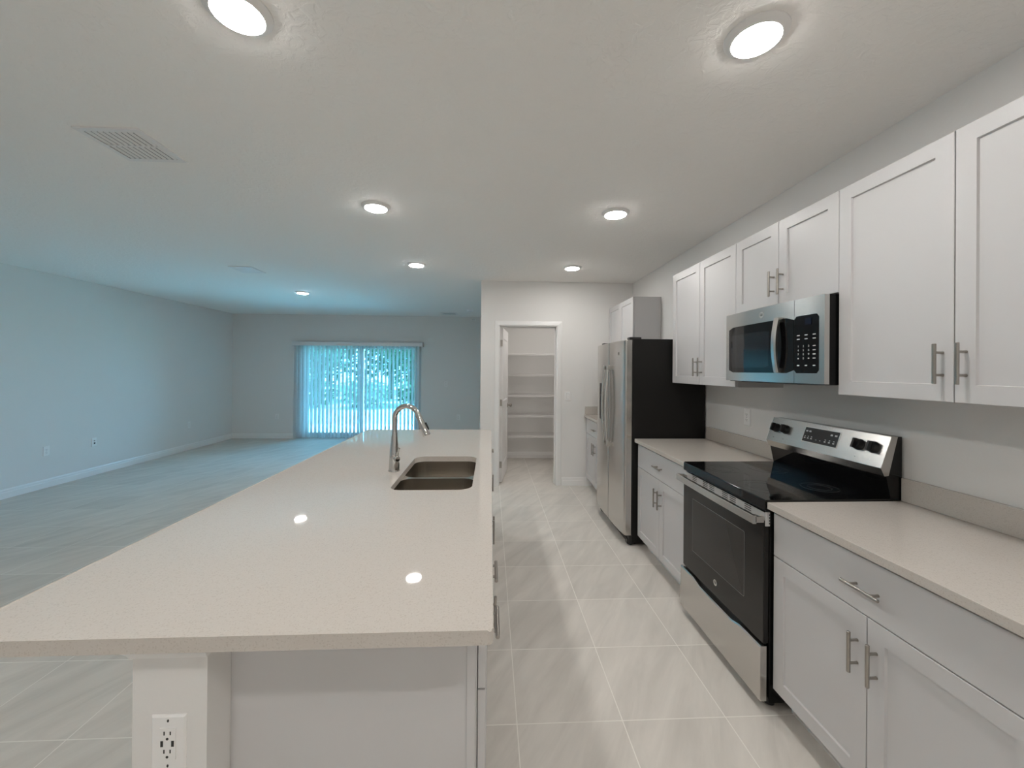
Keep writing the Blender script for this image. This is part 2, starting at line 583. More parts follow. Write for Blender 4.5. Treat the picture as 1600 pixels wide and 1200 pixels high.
# ------------------------------------------------------------------ pantry door
d1 = bpy.data.objects.new('door_1', None); COL.objects.link(d1)
d1.location = (DX0, YP, 0); ORIG['door_1'] = Vector((DX0, YP, 0)); struct(d1, 'white pantry door standing open into the pantry')
b = MB()
cw = 0.062
prof = [(0.0, 0.0), (0.0, 0.014), (0.012, 0.019), (0.035, 0.016), (0.055, 0.013), (cw, 0.009), (cw, 0)]
def casing_leg(bb, xe, sgn, z1):
    bb.ring_loops([[(xe + sgn * u, YP - v, 0) for u, v in prof], [(xe + sgn * u, YP - v, z1 + u) for u, v in prof]])
casing_leg(b, DX0 + 0.004, -1, DZ - 0.004)
casing_leg(b, DX1 - 0.004, 1, DZ - 0.004)
b.ring_loops([[(DX0 + 0.004 - u, YP - v, DZ - 0.004 + u) for u, v in prof], [(DX1 - 0.004 + u, YP - v, DZ - 0.004 + u) for u, v in prof]])
b.build('casing', M['trim'], d1, smooth=25)
b = MB()
b.box((DX0, YP, 0), (DX0 + 0.012, YPI, DZ)).box((DX1 - 0.012, YP, 0), (DX1, YPI, DZ)).box((DX0, YP, DZ - 0.012), (DX1, YPI, DZ))
b.box((DX1 - 0.024, YP + 0.07, 0), (DX1 - 0.012, YP + 0.082, DZ - 0.012)).box((DX0 + 0.012, YP + 0.07, DZ - 0.024), (DX1 - 0.012, YP + 0.082, DZ - 0.012))
b.build('jamb', M['trim'], d1)
# leaf: hinge on the left jamb, swung about 82 degrees inwards
ang = math.radians(8)
H0 = Vector((DX0 + 0.014, YPI + 0.008, 0))
du = Vector((math.sin(ang), math.cos(ang), 0)); dn = Vector((math.cos(ang), -math.sin(ang), 0))
LW, LT, LZ0, LZ1 = 0.715, 0.035, 0.012, 2.032
def LP(u, n, z): return H0 + du * u + dn * n + Vector((0, 0, z))
def leaf_mesh():
    bb = MB()
    def panel_face(n, sgn):
        # front face grid with two sunk panels
        rows = [(0.20, 0.93), (1.06, 1.90)]
        us = [0, 0.11, LW - 0.11, LW]
        zs = [LZ0, LZ0 + rows[0][0], rows[0][1], rows[1][0], rows[1][1], LZ1]
        grid = [[bb.bm.verts.new(LP(u, n, z)) for z in zs] for u in us]
        for i in range(3):
            for j in range(5):
                q = [grid[i][j], grid[i + 1][j], grid[i + 1][j + 1], grid[i][j + 1]]
                if i == 1 and j in (1, 3):
                    u0, u1, z0, z1 = us[1], us[2], zs[j], zs[j + 1]
                    prev = q
                    for k, (ins, dep) in enumerate(((0.012, 0.009), (0.03, 0.009), (0.055, 0.003))):
                        cur = [bb.bm.verts.new(LP(u, n - sgn * dep, z)) for u, z in
                               ((u0 + ins, z0 + ins), (u1 - ins, z0 + ins), (u1 - ins, z1 - ins), (u0 + ins, z1 - ins))]
                        for e in range(4):
                            bb.bm.faces.new((prev[e], prev[(e + 1) % 4], cur[(e + 1) % 4], cur[e]))
                        prev = cur
                    bb.bm.faces.new(prev)
                else:
                    bb.bm.faces.new(q)
        return grid
    A = panel_face(LT, 1); B = panel_face(0.0, -1)
    for i in range(3):
        for j in (0, 5):
            bb.bm.faces.new((A[i][j], A[i + 1][j], B[i + 1][j], B[i][j]))
    for j in range(5):
        for i in (0, 3):
            bb.bm.faces.new((A[i][j], A[i][j + 1], B[i][j + 1], B[i][j]))
    return bb
leaf = leaf_mesh().build('door_leaf', M['door_white'], d1, smooth=20)
for z in (0.24, 1.05, 1.83):
    b = MB()
    c = H0 + Vector((-0.002, -0.008, z))
    b.cyl(c + Vector((0, 0, -0.045)), c + Vector((0, 0, 0.045)), 0.0065, 10)
    b.box(LP(-0.001, 0.004, z - 0.042), LP(-0.0025, 0.032, z + 0.042))
    b.build('hinge', M['nickel'], d1)
b = MB()
for sgn, n0 in ((1, LT), (-1, 0.0)):
    base = LP(LW - 0.062, n0, 0.965)
    ax = dn * sgn
    def ring(rr, h, base=base, ax=ax):
        return [base + ax * h + (du * math.cos(t) + Vector((0, 0, 1)) * math.sin(t)) * rr for t in [2 * math.pi * k / 20 for k in range(20)]]
    b.ring_loops([ring(r_, h_) for r_, h_ in ((0.031, 0), (0.031, 0.006), (0.012, 0.010), (0.011, 0.028), (0.020, 0.034), (0.027, 0.046), (0.026, 0.058), (0.016, 0.066), (0.004, 0.068))])
b.build('knob', M['nickel'], leaf)

# ------------------------------------------------------------------ sliding patio door
d2 = bpy.data.objects.new('door_2', None); COL.objects.link(d2)
d2.location = (SX0, YB, 0); ORIG['door_2'] = Vector((SX0, YB, 0)); struct(d2, 'sliding glass patio door behind the blinds')
b = MB()
y0, y1 = YB + 0.03, YB + 0.11
b.box((SX0, y0, 0), (SX0 + 0.05, y1, SZ), 0.004).box((SX1 - 0.05, y0, 0), (SX1, y1, SZ), 0.004)
b.box((SX0, y0, SZ - 0.05), (SX1, y1, SZ), 0.004).box((SX0, y0, 0), (SX1, y1, 0.03), 0.004)
b.build('frame', M['vinyl'], d2)
xm = -2.76
for i, (xa, xb, ya) in enumerate(((SX0 + 0.05, xm + 0.035, YB + 0.072), (xm - 0.035, SX1 - 0.05, YB + 0.036))):
    b = MB()
    s = 0.065
    b.box((xa, ya, 0.03), (xa + s, ya + 0.032, SZ - 0.05), 0.004).box((xb - s, ya, 0.03), (xb, ya + 0.032, SZ - 0.05), 0.004)
    b.box((xa + s, ya, 0.03), (xb - s, ya + 0.032, 0.03 + 0.085), 0.004).box((xa + s, ya, SZ - 0.05 - s), (xb - s, ya + 0.032, SZ - 0.05), 0.004)
    p = b.build('sliding_panel', M['vinyl'], d2)
    MB().box((xa + s - 0.005, ya + 0.013, 0.11), (xb - s + 0.005, ya + 0.019, SZ - 0.11)).build('pane', M['glass'], p)

# ------------------------------------------------------------------ vertical blinds
VY = YB - 0.085
bl = thing('vertical_blind', (-2.79, VY, 1.96), 'white vertical blind with a flat headrail over the patio door', 'blind')
b = MB().box((-4.135, VY - 0.055, 1.958), (-1.44, VY - 0.047, 2.048), 0.002)
b.box((-4.135, VY - 0.055, 1.958), (-4.127, YB, 2.048)).box((-1.448, VY - 0.055, 1.958), (-1.44, YB, 2.048))
b.box((-4.135, VY - 0.055, 2.040), (-1.44, YB, 2.048))
b.build('valance', M['vinyl'], bl)
MB().box((-4.10, VY - 0.022, 1.985), (-1.475, VY + 0.022, 2.025), 0.003).build('headrail', M['vinyl'], bl)
def vane(x, beta, wob):
    """one curved vane hanging at x, turned beta from the wall normal"""
    bb = MB()
    ca, sa = math.cos(math.radians(90 + beta)), math.sin(math.radians(90 + beta))
    w, n, z0, z1 = 0.089, 6, 0.022, 1.978
    loops = []
    for side in (1, -1):
        for k in range(n + 1):
            kk = k if side == 1 else n - k
            t = (kk / n - 0.5)
            u = t * w
            v = 0.007 * (1 - (2 * t) ** 2) + side * 0.0005
            loops.append((u * ca - v * sa, u * sa + v * ca))
    L = []
    for z in (z0, 0.6, 1.3, z1):
        dx = wob * math.sin(z * 2.1)
        L.append([(x + dx + p[0], VY + p[1], z) for p in loops])
    bb.ring_loops(L)
    return bb
nv = 33
for i in range(nv):
    x = -4.07 + i * (2.57 / (nv - 1))
    if i < 1: be = -78
    elif i < 4: be = -42 + i * 4
    else: be = -17 + random.uniform(-3, 3)
    if i == nv - 1: be = -20
    vane(x, be, random.uniform(-0.004, 0.004)).build('vane', M['vane'], bl, smooth=50)
MB().cyl((-4.085, VY - 0.05, 1.97), (-4.085, VY - 0.05, 0.75), 0.005, 8).build('wand', M['vinyl'], bl)

# ------------------------------------------------------------------ outdoors beyond the patio door
b = MB().box((-9, YB + T, -0.12), (3.5, 11.2, -0.04))
struct(b.build('ground_patio', M['concrete'], origin=(-2.8, 10, -0.12)), 'sunlit concrete patio slab outside the sliding door')
b = MB().box((-60, YB + T + 0.02, -0.40), (50, 90, -0.10))
struct(b.build('ground_lawn', M['lawn'], origin=(-2.8, 20, -0.4)), 'bright lawn beyond the patio')

def foliage(bb, c, r, n, leaf, seedling):
    rnd = random.Random(seedling)
    for _ in range(n):
        while True:
            p = Vector((rnd.uniform(-1, 1), rnd.uniform(-1, 1), rnd.uniform(-1, 1)))
            if 0.12 < p.length < 1: break
        p = Vector((p.x * r[0], p.y * r[1], p.z * r[2])) + Vector(c)
        a = Vector((rnd.gauss(0, 1), rnd.gauss(0, 1), rnd.gauss(0, 1))).normalized()
        u = a.orthogonal().normalized(); v = a.cross(u)
        s = leaf * rnd.uniform(0.6, 1.3)
        q = [p - u * s, p + v * s * 0.45 + a * s * 0.1, p + u * s, p - v * s * 0.45 + a * s * 0.1]
        vs = [bb.bm.verts.new(x) for x in q]
        bb.bm.faces.new((vs[0], vs[1], vs[2])); bb.bm.faces.new((vs[0], vs[2], vs[3]))

def tree(x, y, h, cr, label, lm, seedling, low=0.35, leaf=0.14):
    t = thing('tree', (x, y, -0.1), label, 'tree', 'trees beyond the lawn')
    bb = MB()
    rnd = random.Random(seedling)
    pts = [(x + rnd.uniform(-.12, .12) * k, y, -0.1 + h * 0.8 * k / 4) for k in range(5)]
    bb.tube(pts, [0.17, 0.14, 0.12, 0.08, 0.04], 9)
    for k in range(5):
        z = h * (0.35 + 0.1 * k); a = rnd.uniform(0, 6.28)
        bb.tube([(x, y, z), (x + math.cos(a) * cr * .4, y + math.sin(a) * cr * .4, z + cr * .35), (x + math.cos(a) * cr * .8, y + math.sin(a) * cr * .8, z + cr * .55)], [0.06, 0.04, 0.015], 6)
    bb.build('trunk', M['bark'], t)
    bb = MB()
    foliage(bb, (x, y, h * (0.5 + low / 2)), (cr, cr * 0.8, h * (0.5 - low / 2)), int(1500 * cr), leaf, seedling)
    bb.build('crown', lm, t, smooth=0)
    return t
tree(-7.9, 19.0, 8.5, 2.0, 'tall leafy tree seen through the left end of the blinds', M['leaf_a'], 11, 0.1)
tree(-5.3, 21.5, 8.0, 1.7, 'dark tree seen through the middle of the left blind half', M['leaf_b'], 12, 0.15)
tree(-3.6, 18.5, 7.5, 1.5, 'dense tree seen through the middle of the right blind half', M['leaf_b'], 13, 0.05)
tree(-9.9, 23.0, 9.0, 2.2, 'wide tree farthest to the left beyond the blinds', M['leaf_a'], 14, 0.1)
tree(-4.6, 27.0, 9.0, 2.3, 'pale tree far behind the lawn near the door mullion', M['leaf_a'], 15, 0.1)
tree(-1.9, 23.0, 8.0, 1.9, 'tree seen through the right end of the blinds', M['leaf_a'], 16, 0.1)
tree(-15.0, 31.0, 13.0, 2.5, 'huge tree at the left end of the back row beyond the lawn', M['leaf_a'], 21, 0.0, 0.21)
tree(-9.8, 31.4, 13.5, 2.5, 'huge tree in the middle of the back row beyond the lawn', M['leaf_b'], 22, 0.0, 0.21)
tree(-4.6, 31.0, 13.0, 2.5, 'huge tree at the right end of the back row beyond the lawn', M['leaf_a'], 23, 0.0, 0.21)
tree(-15.2, 38.5, 15.0, 2.8, 'farthest huge tree showing in the left gap of the back row', M['leaf_b'], 24, 0.0, 0.24)
tree(-8.9, 38.5, 15.5, 2.8, 'farthest huge tree showing in the right gap of the back row', M['leaf_b'], 25, 0.0, 0.24)
def bush(x, y, r, label, lm, seedling):
    bb = MB()
    foliage(bb, (x, y, r * 0.55), (r * 1.25, r * 0.8, r * 0.7), int(900 * r), 0.10, seedling)
    o = bb.build('bush', lm, origin=(x, y, -0.1), smooth=0)
    tag(o, label, 'bush', 'bushes at the lawn edge')
hb = ['bush at the lawn edge, first from the left through the blinds', 'bush at the lawn edge, second from the left through the blinds', 'bush at the lawn edge, third from the left through the blinds',
      'bush at the lawn edge, fourth from the left through the blinds', 'bush at the lawn edge, last on the right through the blinds']
for i in range(5):
    bush(-9.6 + i * 2.25, 16.4 + (i % 2) * 0.3, 0.86 + 0.03 * (i % 3), hb[i], M['leaf_b'] if i % 2 else M['leaf_a'], 40 + i)

# ------------------------------------------------------------------ cabinets
def pull(parent, x, y, z, d, nx, length=0.136):
    """bar pull standing off a face at x; nx = -1/+1 outward along X; d = 'y' or 'z' bar direction"""
    bb = MB()
    r, so = 0.0058, 0.031
    xb = x + nx * so
    dv = Vector((0, 1, 0)) if d == 'y' else Vector((0, 0, 1))
    c = Vector((xb, y, z))
    bb.tube([c - dv * (length / 2), c - dv * (length / 2 - 0.0015), c + dv * (length / 2 - 0.0015), c + dv * (length / 2)], [r - 0.0012, r, r, r - 0.0012], 14)
    for s in (-1, 1):
        p = dv * (s * 0.038)
        bb.cyl(c + p, Vector((x, y, z)) + p, 0.0045, 10)
        bb.cyl(Vector((x + nx * 0.002, y, z)) + p, Vector((x, y, z)) + p, 0.0052, 10)
    return bb.build('handle', M['nickel'], parent)

def shaker(x, nx, y0, y1, z0, z1, th=0.019, rail=0.058, rec=0.008):
    """five piece shaker door; x is the outer face, nx the outward direction along X"""
    bb = MB()
    xo, xi = x, x - nx * th
    ch = 0.0015
    def L(xx, ins):
        return [(xx, y0 + ins, z0 + ins), (xx, y1 - ins, z0 + ins), (xx, y1 - ins, z1 - ins), (xx, y0 + ins, z1 - ins)]
    bb.ring_loops([L(xi, 0), L(xo - nx * ch, 0), L(xo, ch), L(xo, rail), L(xo - nx * rec, rail + 0.002), L(xo - nx * rec, rail + 0.0025)], close_start=True, close_end=True)
    return bb

def slab(x, nx, y0, y1, z0, z1, th=0.019):
    bb = MB()
    return bb.box((x - nx * th, y0, z0), (x, y1, z1), 0.0016, 2)

G = 0.0016    # half reveal between fronts
def wall_cabinet(label, y0, y1, z0, z1, xface=XU, doors=2, handle_low=0.062, name='wall_cabinet', pulls=True):
    t = thing(name, (XW, (y0 + y1) / 2, z0), label, 'cabinet', 'white wall cabinets')
    bb = MB()
    xb = xface + 0.021
    bb.plate(rrect(y0 + 0.0005, z0, y1 - 0.0005, z1, 0.0008, 1), [], xb, XW - 0.002, 'x')
    bb.build('body', M['cab'], t, smooth=20)
    w = (y1 - y0) / doors
    for i in range(doors):
        a, c = y0 + i * w + G, y0 + (i + 1) * w - G
        dr = shaker(xface, -1, a, c, z0 + 0.002, z1 - 0.002).build('door', M['cab'], t, smooth=20)
        if pulls:
            yy = (c - 0.032) if i == 0 else (a + 0.032)
            if doors == 1: yy = a + 0.032
            pull(dr, xface, yy, z0 + handle_low + 0.068, 'z', -1)
    return t
wall_cabinet('tall white wall cabinet above the near counter, right of the microwave', YN - 0.884, YN, ZB, ZT)
wall_cabinet('short white two-door cabinet directly above the microwave', YN, YF, 1.832, ZT, handle_low=0.055)
wall_cabinet('tall white wall cabinet between the microwave and the refrigerator', YF, 3.308, ZB, ZT)
wall_cabinet('white wall cabinet beyond the refrigerator, in the corner by the pantry wall', 4.262, 5.132, ZB, ZT)

def base_cabinet(label, y0, y1, xface, nx, xback, drawers=1, doors=2, group='white base cabinets', pulls=None, drawer_pull=True, end_gap=0.0):
    t = thing('base_cabinet', ((xface + xback) / 2, (y0 + y1) / 2, 0), label, 'cabinet', group)
    xb = xface - nx * 0.021
    bb = MB()
    bb.box((xb, y0 + 0.0005, 0.105), (xback, y1 - 0.0005, CZ - 0.0305))
    bb.build('body', M['cab'], t)
    bb = MB().box((xb - nx * 0.065, y0 + 0.0005, 0.0), (xb - nx * 0.083, y1 - 0.0005, 0.105))
    bb.build('toe_kick', M['toe'], t)
    zs = 0.684
    wd = (y1 - y0) / max(drawers, 1)
    for i in range(drawers):
        a, c = y0 + i * wd + G, y0 + (i + 1) * wd - G
        dr = slab(xface, nx, a, c, zs + 0.002, 0.868).build('drawer', M['cab'], t)
        if drawer_pull:
            pull(dr, xface, (a + c) / 2, 0.772, 'y', nx)
    w = (y1 - y0) / doors
    ztop = zs - 0.002 if drawers else 0.868
    for i in range(doors):
        a, c = y0 + i * w + G, y0 + (i + 1) * w - G
        dr = shaker(xface, nx, a, c, 0.108, ztop).build('door', M['cab'], t, smooth=20)
        if pulls is None:
            yy = (c - 0.032) if (i == 0 and doors > 1) else (a + 0.032)
        elif pulls == 'far': yy = c - 0.032
        elif pulls == 'near': yy = a + 0.032
        else: continue
        pull(dr, xface, yy, 0.547, 'z', nx)
    return t
XF = XC + 0.028      # base cabinet door face
base_cabinet('white two-door base cabinet with one wide drawer, nearest the camera right of the range', YN - 0.004 - 0.868, YN - 0.004, XF, -1, XW - 0.002)
base_cabinet('white base cabinet with one drawer between the range and the refrigerator', YF + 0.004, YR - 0.003, XF, -1, XW - 0.002)
base_cabinet('white base cabinet beyond the refrigerator against the pantry wall', 4.262, 5.118, XF, -1, XW - 0.002)

def counter(label, y0, y1, name='countertop', side_splash=False):
    t = thing(name, (1.5, (y0 + y1) / 2, CZ - 0.03), label, 'countertop', 'kitchen wall countertops')
    MB().box((XC, y0, CZ - 0.03), (XW - 0.001, y1, CZ), 0.003, 2).build('slab', M['quartz'], t)
    MB().box((XW - 0.021, y0, CZ + 0.0003), (XW - 0.001, y1, CZ + 0.102), 0.0015, 1).build('backsplash', M['quartz'], t)
    if side_splash:
        MB().box((XC + 0.01, y1 - 0.02, CZ + 0.0003), (XW - 0.022, y1, CZ + 0.102), 0.0015, 1).build('side_splash', M['quartz'], t)
    return t
counter('pale speckled stone countertop right of the range, nearest the camera', 0.775, YN - 0.001)
counter('pale stone countertop between the range and the refrigerator', YF + 0.001, YR)
counter('small pale countertop beyond the refrigerator', 4.25, YP - 0.001, side_splash=True)

# ------------------------------------------------------------------ microwave
m0, m1, mz0, mz1 = YN + 0.004, YF - 0.002, 1.424, 1.829
MX = 1.452
mw = thing('microwave', (1.64, (m0 + m1) / 2, mz0), 'stainless steel over-the-range microwave with a black glass door', 'microwave')
b = MB().box((MX + 0.038, m0 + 0.002, mz0), (XW - 0.002, m1, mz1), 0.003)
b.build('body', M['black_enamel'], mw)
ys = 1.862                          # split between door and control side
def curve_x(y):                     # slightly bowed front
    t = (y - (m0 + m1) / 2) / ((m1 - m0) / 2)
    return MX + 0.014 * t * t
def front_piece(ya, yb2, za, zb2, th=0.035, n=10, out=0.0):
    bb = MB()
    L = []
    for k in range(n + 1):
        y = ya + (yb2 - ya) * k / n
        x = curve_x(y) - out
        L.append([(x, y, za), (x, y, zb2), (MX + 0.037, y, zb2), (MX + 0.037, y, za)])
    bb.ring_loops(L)
    return bb
dw = front_piece(ys + 0.001, m1, mz0 + 0.004, mz1 - 0.002).build('door', M['steel_y'], mw, smooth=30)
cp = front_piece(m0, ys - 0.001, mz0 + 0.004, mz1 - 0.002).build('control_panel', M['steel_y'], mw, smooth=30)
gz0, gz1 = 1.476, 1.746
def glassy(ya, yb2, za, zb2, out, r=0.014):
    bb = MB()
    n = 12
    # rounded rectangle skinned strip by strip
    L = []
    for k in range(n + 1):
        y = ya + (yb2 - ya) * k / n
        ins = 0.0
        d = min(y - ya, yb2 - y)
        if d < r: ins = r - math.sqrt(max(r * r - (r - d) ** 2, 0))
        x = curve_x(y)
        L.append([(x - out, y, za + ins), (x - out, y, zb2 - ins), (x + 0.004, y, zb2 - ins), (x + 0.004, y, za + ins)])
    bb.ring_loops(L)
    return bb
gl = glassy(ys + 0.002, m1 - 0.035, gz0, gz1, 0.0015).build('door_glass', M['black_gloss'], dw, smooth=30)
glassy(m0 + 0.028, ys - 0.002, gz0, gz1, 0.0015).build('keypad_glass', M['black_gloss'], cp, smooth=30)
# inner viewing window, a slightly lighter perforated screen
M['mw_window'] = mat('perforated_microwave_window', (0.010, 0.012, 0.016), 0.04, spec=0.55)
glassy(2.03, m1 - 0.062, gz0 + 0.028, gz1 - 0.048, 0.0022, 0.008).build('viewing_window', M['mw_window'], dw, smooth=30)
# handle: bowed upright bar at the free edge of the door
b = MB()
hy = 1.955
L = []
for k in range(15):
    t = k / 14
    z = 1.478 + (1.752 - 1.478) * t
    o = 0.034 - 0.016 * (2 * t - 1) ** 2
    x = curve_x(hy) - o
    w = 0.0155
    L.append([(x, hy - w, z), (x - 0.006, hy - w * 0.6, z), (x - 0.006, hy + w * 0.6, z), (x, hy + w, z), (x + 0.010, hy + w, z), (x + 0.010, hy - w, z)])
b.ring_loops(L)
for z in (1.488, 1.742):
    b.box((curve_x(hy) - 0.022, hy - 0.012, z - 0.012), (curve_x(hy) + 0.002, hy + 0.012, z + 0.012), 0.002)
b.build('handle', M['steel_z'], dw, smooth=40)
# keypad legends and clock
b = MB()
kx = lambda y: curve_x(y) - 0.0017
def dash(bb, y, z, w, h):
    bb.box((kx(y) - 0.0004, y - w / 2, z - h / 2), (kx(y), y + w / 2, z + h / 2))
MY = lambda col, n: (ys - 0.026) - col * (0.088 / (n - 1))
for r_ in range(2):
    for c_ in range(3): dash(b, MY(c_, 3), 1.654 - r_ * 0.018, 0.017, 0.004)
for r_ in range(4):
    for c_ in range(4):
        if c_ < 3:
            dg = '123456789'[r_ * 3 + c_] if r_ < 3 else ' 0 '[c_]
            if dg == ' ':
                dash(b, MY(c_, 4), 1.602 - r_ * 0.019, 0.008, 0.005); continue
            y = MY(c_, 4)
            Mt = Matrix(((0, 0, -1, kx(y)), (-1, 0, 0, y), (0, 1, 0, 1.602 - r_ * 0.019), (0, 0, 0, 1)))
            b.text(dg, Mt, 0.013)
        else: dash(b, MY(3, 4), 1.602 - r_ * 0.019, 0.016, 0.0045)
for c_ in range(3): dash(b, MY(c_, 3), 1.512, 0.014, 0.005)
b.build('keypad_legend', M['legend'], cp)
b = MB()
b.box((kx(1.79) - 0.0003, ys - 0.10, 1.70), (kx(1.79) + 0.0004, ys - 0.022, 1.732))
b.build('clock_display', M['display'], cp)

def badge(parent, c, M3, r, name='badge'):
    """round ring badge with a two letter monogram; M3 columns = right, up, out"""
    rg, u, o = M3
    bb = MB()
    def ring(rr, h):
        return [c + (rg * math.cos(t) + u * math.sin(t)) * rr + o * h for t in [2 * math.pi * k / 28 for k in range(28)]]
    bb.ring_loops([ring(r, 0), ring(r, 0.0016), ring(r * 0.86, 0.0022), ring(r * 0.80, 0.0012)])
    Mt = Matrix(((rg.x, u.x, o.x, c.x + o.x * 0.0014), (rg.y, u.y, o.y, c.y + o.y * 0.0014), (rg.z, u.z, o.z, c.z + o.z * 0.0014), (0, 0, 0, 1)))
    bb.mi = 1
    bb.text('GE', Mt, r * 1.05, 0.0006)
    return bb.build(name, [M['badge'], M['black_plastic']], parent)
FACE_L = (Vector((0, -1, 0)), Vector((0, 0, 1)), Vector((-1, 0, 0)))     # right, up, out for faces looking to -X
badge(dw, Vector((curve_x(2.09) - 0.0001, 2.09, 1.786)), FACE_L, 0.0165)
b = MB()
b.box((MX + 0.06, m0 + 0.12, mz0 - 0.004), (XW - 0.06, m1 - 0.08, mz0 + 0.002), 0.002)
for k in range(9):
    b.box((MX + 0.10 + k * 0.014, m0 + 0.16, mz0 - 0.006), (MX + 0.106 + k * 0.014, m1 - 0.12, mz0 - 0.003))
b.build('grease_filter', M['rubber'], mw)

# ------------------------------------------------------------------ range
r0, r1 = YN + 0.003, YF - 0.002
RX = 1.199
rg = thing('range', (1.5, (r0 + r1) / 2, 0), 'black and stainless freestanding electric range with a glass cooktop', 'oven')
b = MB().box((RX + 0.022, r0, 0.035), (XW - 0.012, r1, 0.900), 0.003)
b.build('body', M['black_enamel'], rg)
for xx in (RX + 0.06, XW - 0.08):
    for yy in (r0 + 0.05, r1 - 0.05):
        b = MB().lathe([(0.010, 0.036), (0.010, 0.012), (0.019, 0.010), (0.021, 0.0)], (xx, yy, 0), 'z', 14)
        b.build('levelling_foot', M['black_plastic'], rg)
# cooktop: glass in a shallow frame with a rounded front edge
b = MB()
prof = [(RX + 0.004, 0.870), (RX, 0.874), (RX, 0.9145), (RX + 0.002, 0.9190), (RX + 0.007, 0.9215), (1.778, 0.9215), (1.778, 0.870)]
b.ring_loops([[(x, r0, z) for x, z in prof], [(x, r1, z) for x, z in prof]])
ck = b.build('cooktop', M['black_gloss'], rg, smooth=40)
for (cx_, cy_, rr) in ((1.335, r0 + 0.20, 0.115), (1.335, r1 - 0.19, 0.088), (1.60, r0 + 0.18, 0.078), (1.60, r1 - 0.19, 0.100)):
    b = MB()
    for ra in (rr, rr * 0.62):
        o_, i_ = [], []
        b.ring_loops([[(cx_ + q * math.cos(t), cy_ + q * math.sin(t), h) for t in [2 * math.pi * k / 48 for k in range(48)]]
                      for q, h in ((ra, 0.9216), (ra, 0.9219), (ra - 0.0016, 0.9219), (ra - 0.0016, 0.9216))], cyclic=True)
    b.build('burner_ring', M['ring'], ck)
# steel vent strip below the cooktop
b = MB()
vs0, vs1 = 0.818, 0.864
vx = RX + 0.004
slots = []
cy_ = (r0 + r1) / 2
groups = [(-0.245, 1), (-0.095, 2), (0.095, 2), (0.245, 1)]
for off, n in groups:
    for q in range(n):
        yc = cy_ + off + (q - (n - 1) / 2) * 0.066
        for k in range(4):
            z = 0.8265 + k * 0.0098
            slots.append([(yc - 0.026, z), (yc + 0.026, z), (yc + 0.026, z + 0.0052), (yc - 0.026, z + 0.0052)])
b.plate([(r0 + 0.004, vs0), (r1 - 0.002, vs0), (r1 - 0.002, vs1), (r0 + 0.004, vs1)], slots, vx, vx + 0.002, 'x')
vstrip = b.build('vent_strip', M['silver'], rg, smooth=0)
MB().box((vx + 0.0022, r0 + 0.01, vs0 + 0.002), (vx + 0.012, r1 - 0.01, vs1 - 0.002)).build('vent_cavity', M['slot'], vstrip)
# oven door
b = MB()
dx = RX - 0.002
b.box((dx, r0 + 0.004, 0.292), (dx + 0.026, r1 - 0.003, 0.830), 0.004)
od = b.build('oven_door', M['black_oven'], rg)
b = MB()
wy0, wy1, wz0, wz1 = 1.835, 2.318, 0.425, 0.728
b.plate(rrect(wy0, wz0, wy1, wz1, 0.006, 3), [], dx - 0.0006, dx + 0.002, 'x')
b.build('oven_window', M['oven_window'], od)
b = MB()
b.plate(rrect(wy0 - 0.002, wz0 - 0.002, wy1 + 0.002, wz1 + 0.002, 0.007, 3), [rrect(wy0, wz0, wy1, wz1, 0.006, 3)], dx - 0.0007, dx + 0.001, 'x')
M['win_line'] = mat('window_print_line', (0.16, 0.155, 0.15), 0.3)
b.build('window_border', M['win_line'], od)
badge(od, Vector((dx - 0.0001, 2.075, 0.362)), FACE_L, 0.0155)
# wide flat handle with end brackets
b = MB()
hx = 1.150
ya, yb2 = r0 + 0.004, r1 - 0.012
L = []
for k in range(13):
    t = k / 12; y = ya + (yb2 - ya) * t
    x = hx - 0.006 * (1 - (2 * t - 1) ** 2)
    L.append([(x - 0.001, y, 0.816), (x - 0.003, y, 0.818), (x - 0.003, y, 0.851), (x - 0.001, y, 0.853), (x + 0.012, y, 0.853), (x + 0.014, y, 0.851), (x + 0.014, y, 0.818), (x + 0.012, y, 0.816)])
b.ring_loops(L)
for yy in (ya, yb2 - 0.034):
    b.box((hx + 0.008, yy, 0.820), (dx + 0.003, yy + 0.034, 0.849), 0.003)
b.build('handle', M['steel_y'], od, smooth=40)
# side of vent strip: small notched plate visible at the near end
b = MB()
b.box((RX + 0.004, r0 + 0.0005, 0.806), (RX + 0.026, r0 + 0.006, 0.868), 0.001)
ntc = b.build('strip_end_plate', M['silver'], rg)
b = MB()
for k in range(4):
    b.box((RX + 0.019, r0 - 0.0002, 0.815 + k * 0.0125), (RX + 0.0265, r0 + 0.004, 0.821 + k * 0.0125))
b.build('notch', M['slot'], ntc)
# storage drawer with a scooped top lip
b = MB()
n = 24
L = []
sx = RX - 0.016
for k in range(n + 1):
    y = r0 + 0.001 + (r1 - r0 - 0.002) * k / n
    t = abs((y - cy_) / 0.19)
    dip = 0.016 * (0.5 + 0.5 * math.cos(math.pi * min(max((t - 0.75) / 0.45, 0), 1)))
    zt = 0.284 - dip
    L.append([(sx, y, 0.045), (sx, y, zt - 0.006), (sx + 0.004, y, zt), (sx + 0.028, y, zt), (sx + 0.028, y, 0.045)])
b.ring_loops(L)
b.build('storage_drawer', M['steel_y'], rg, smooth=25)
MB().box((RX + 0.014, r0 + 0.02, 0.262), (RX + 0.022, r1 - 0.02, 0.293)).build('drawer_recess', M['slot'], rg)
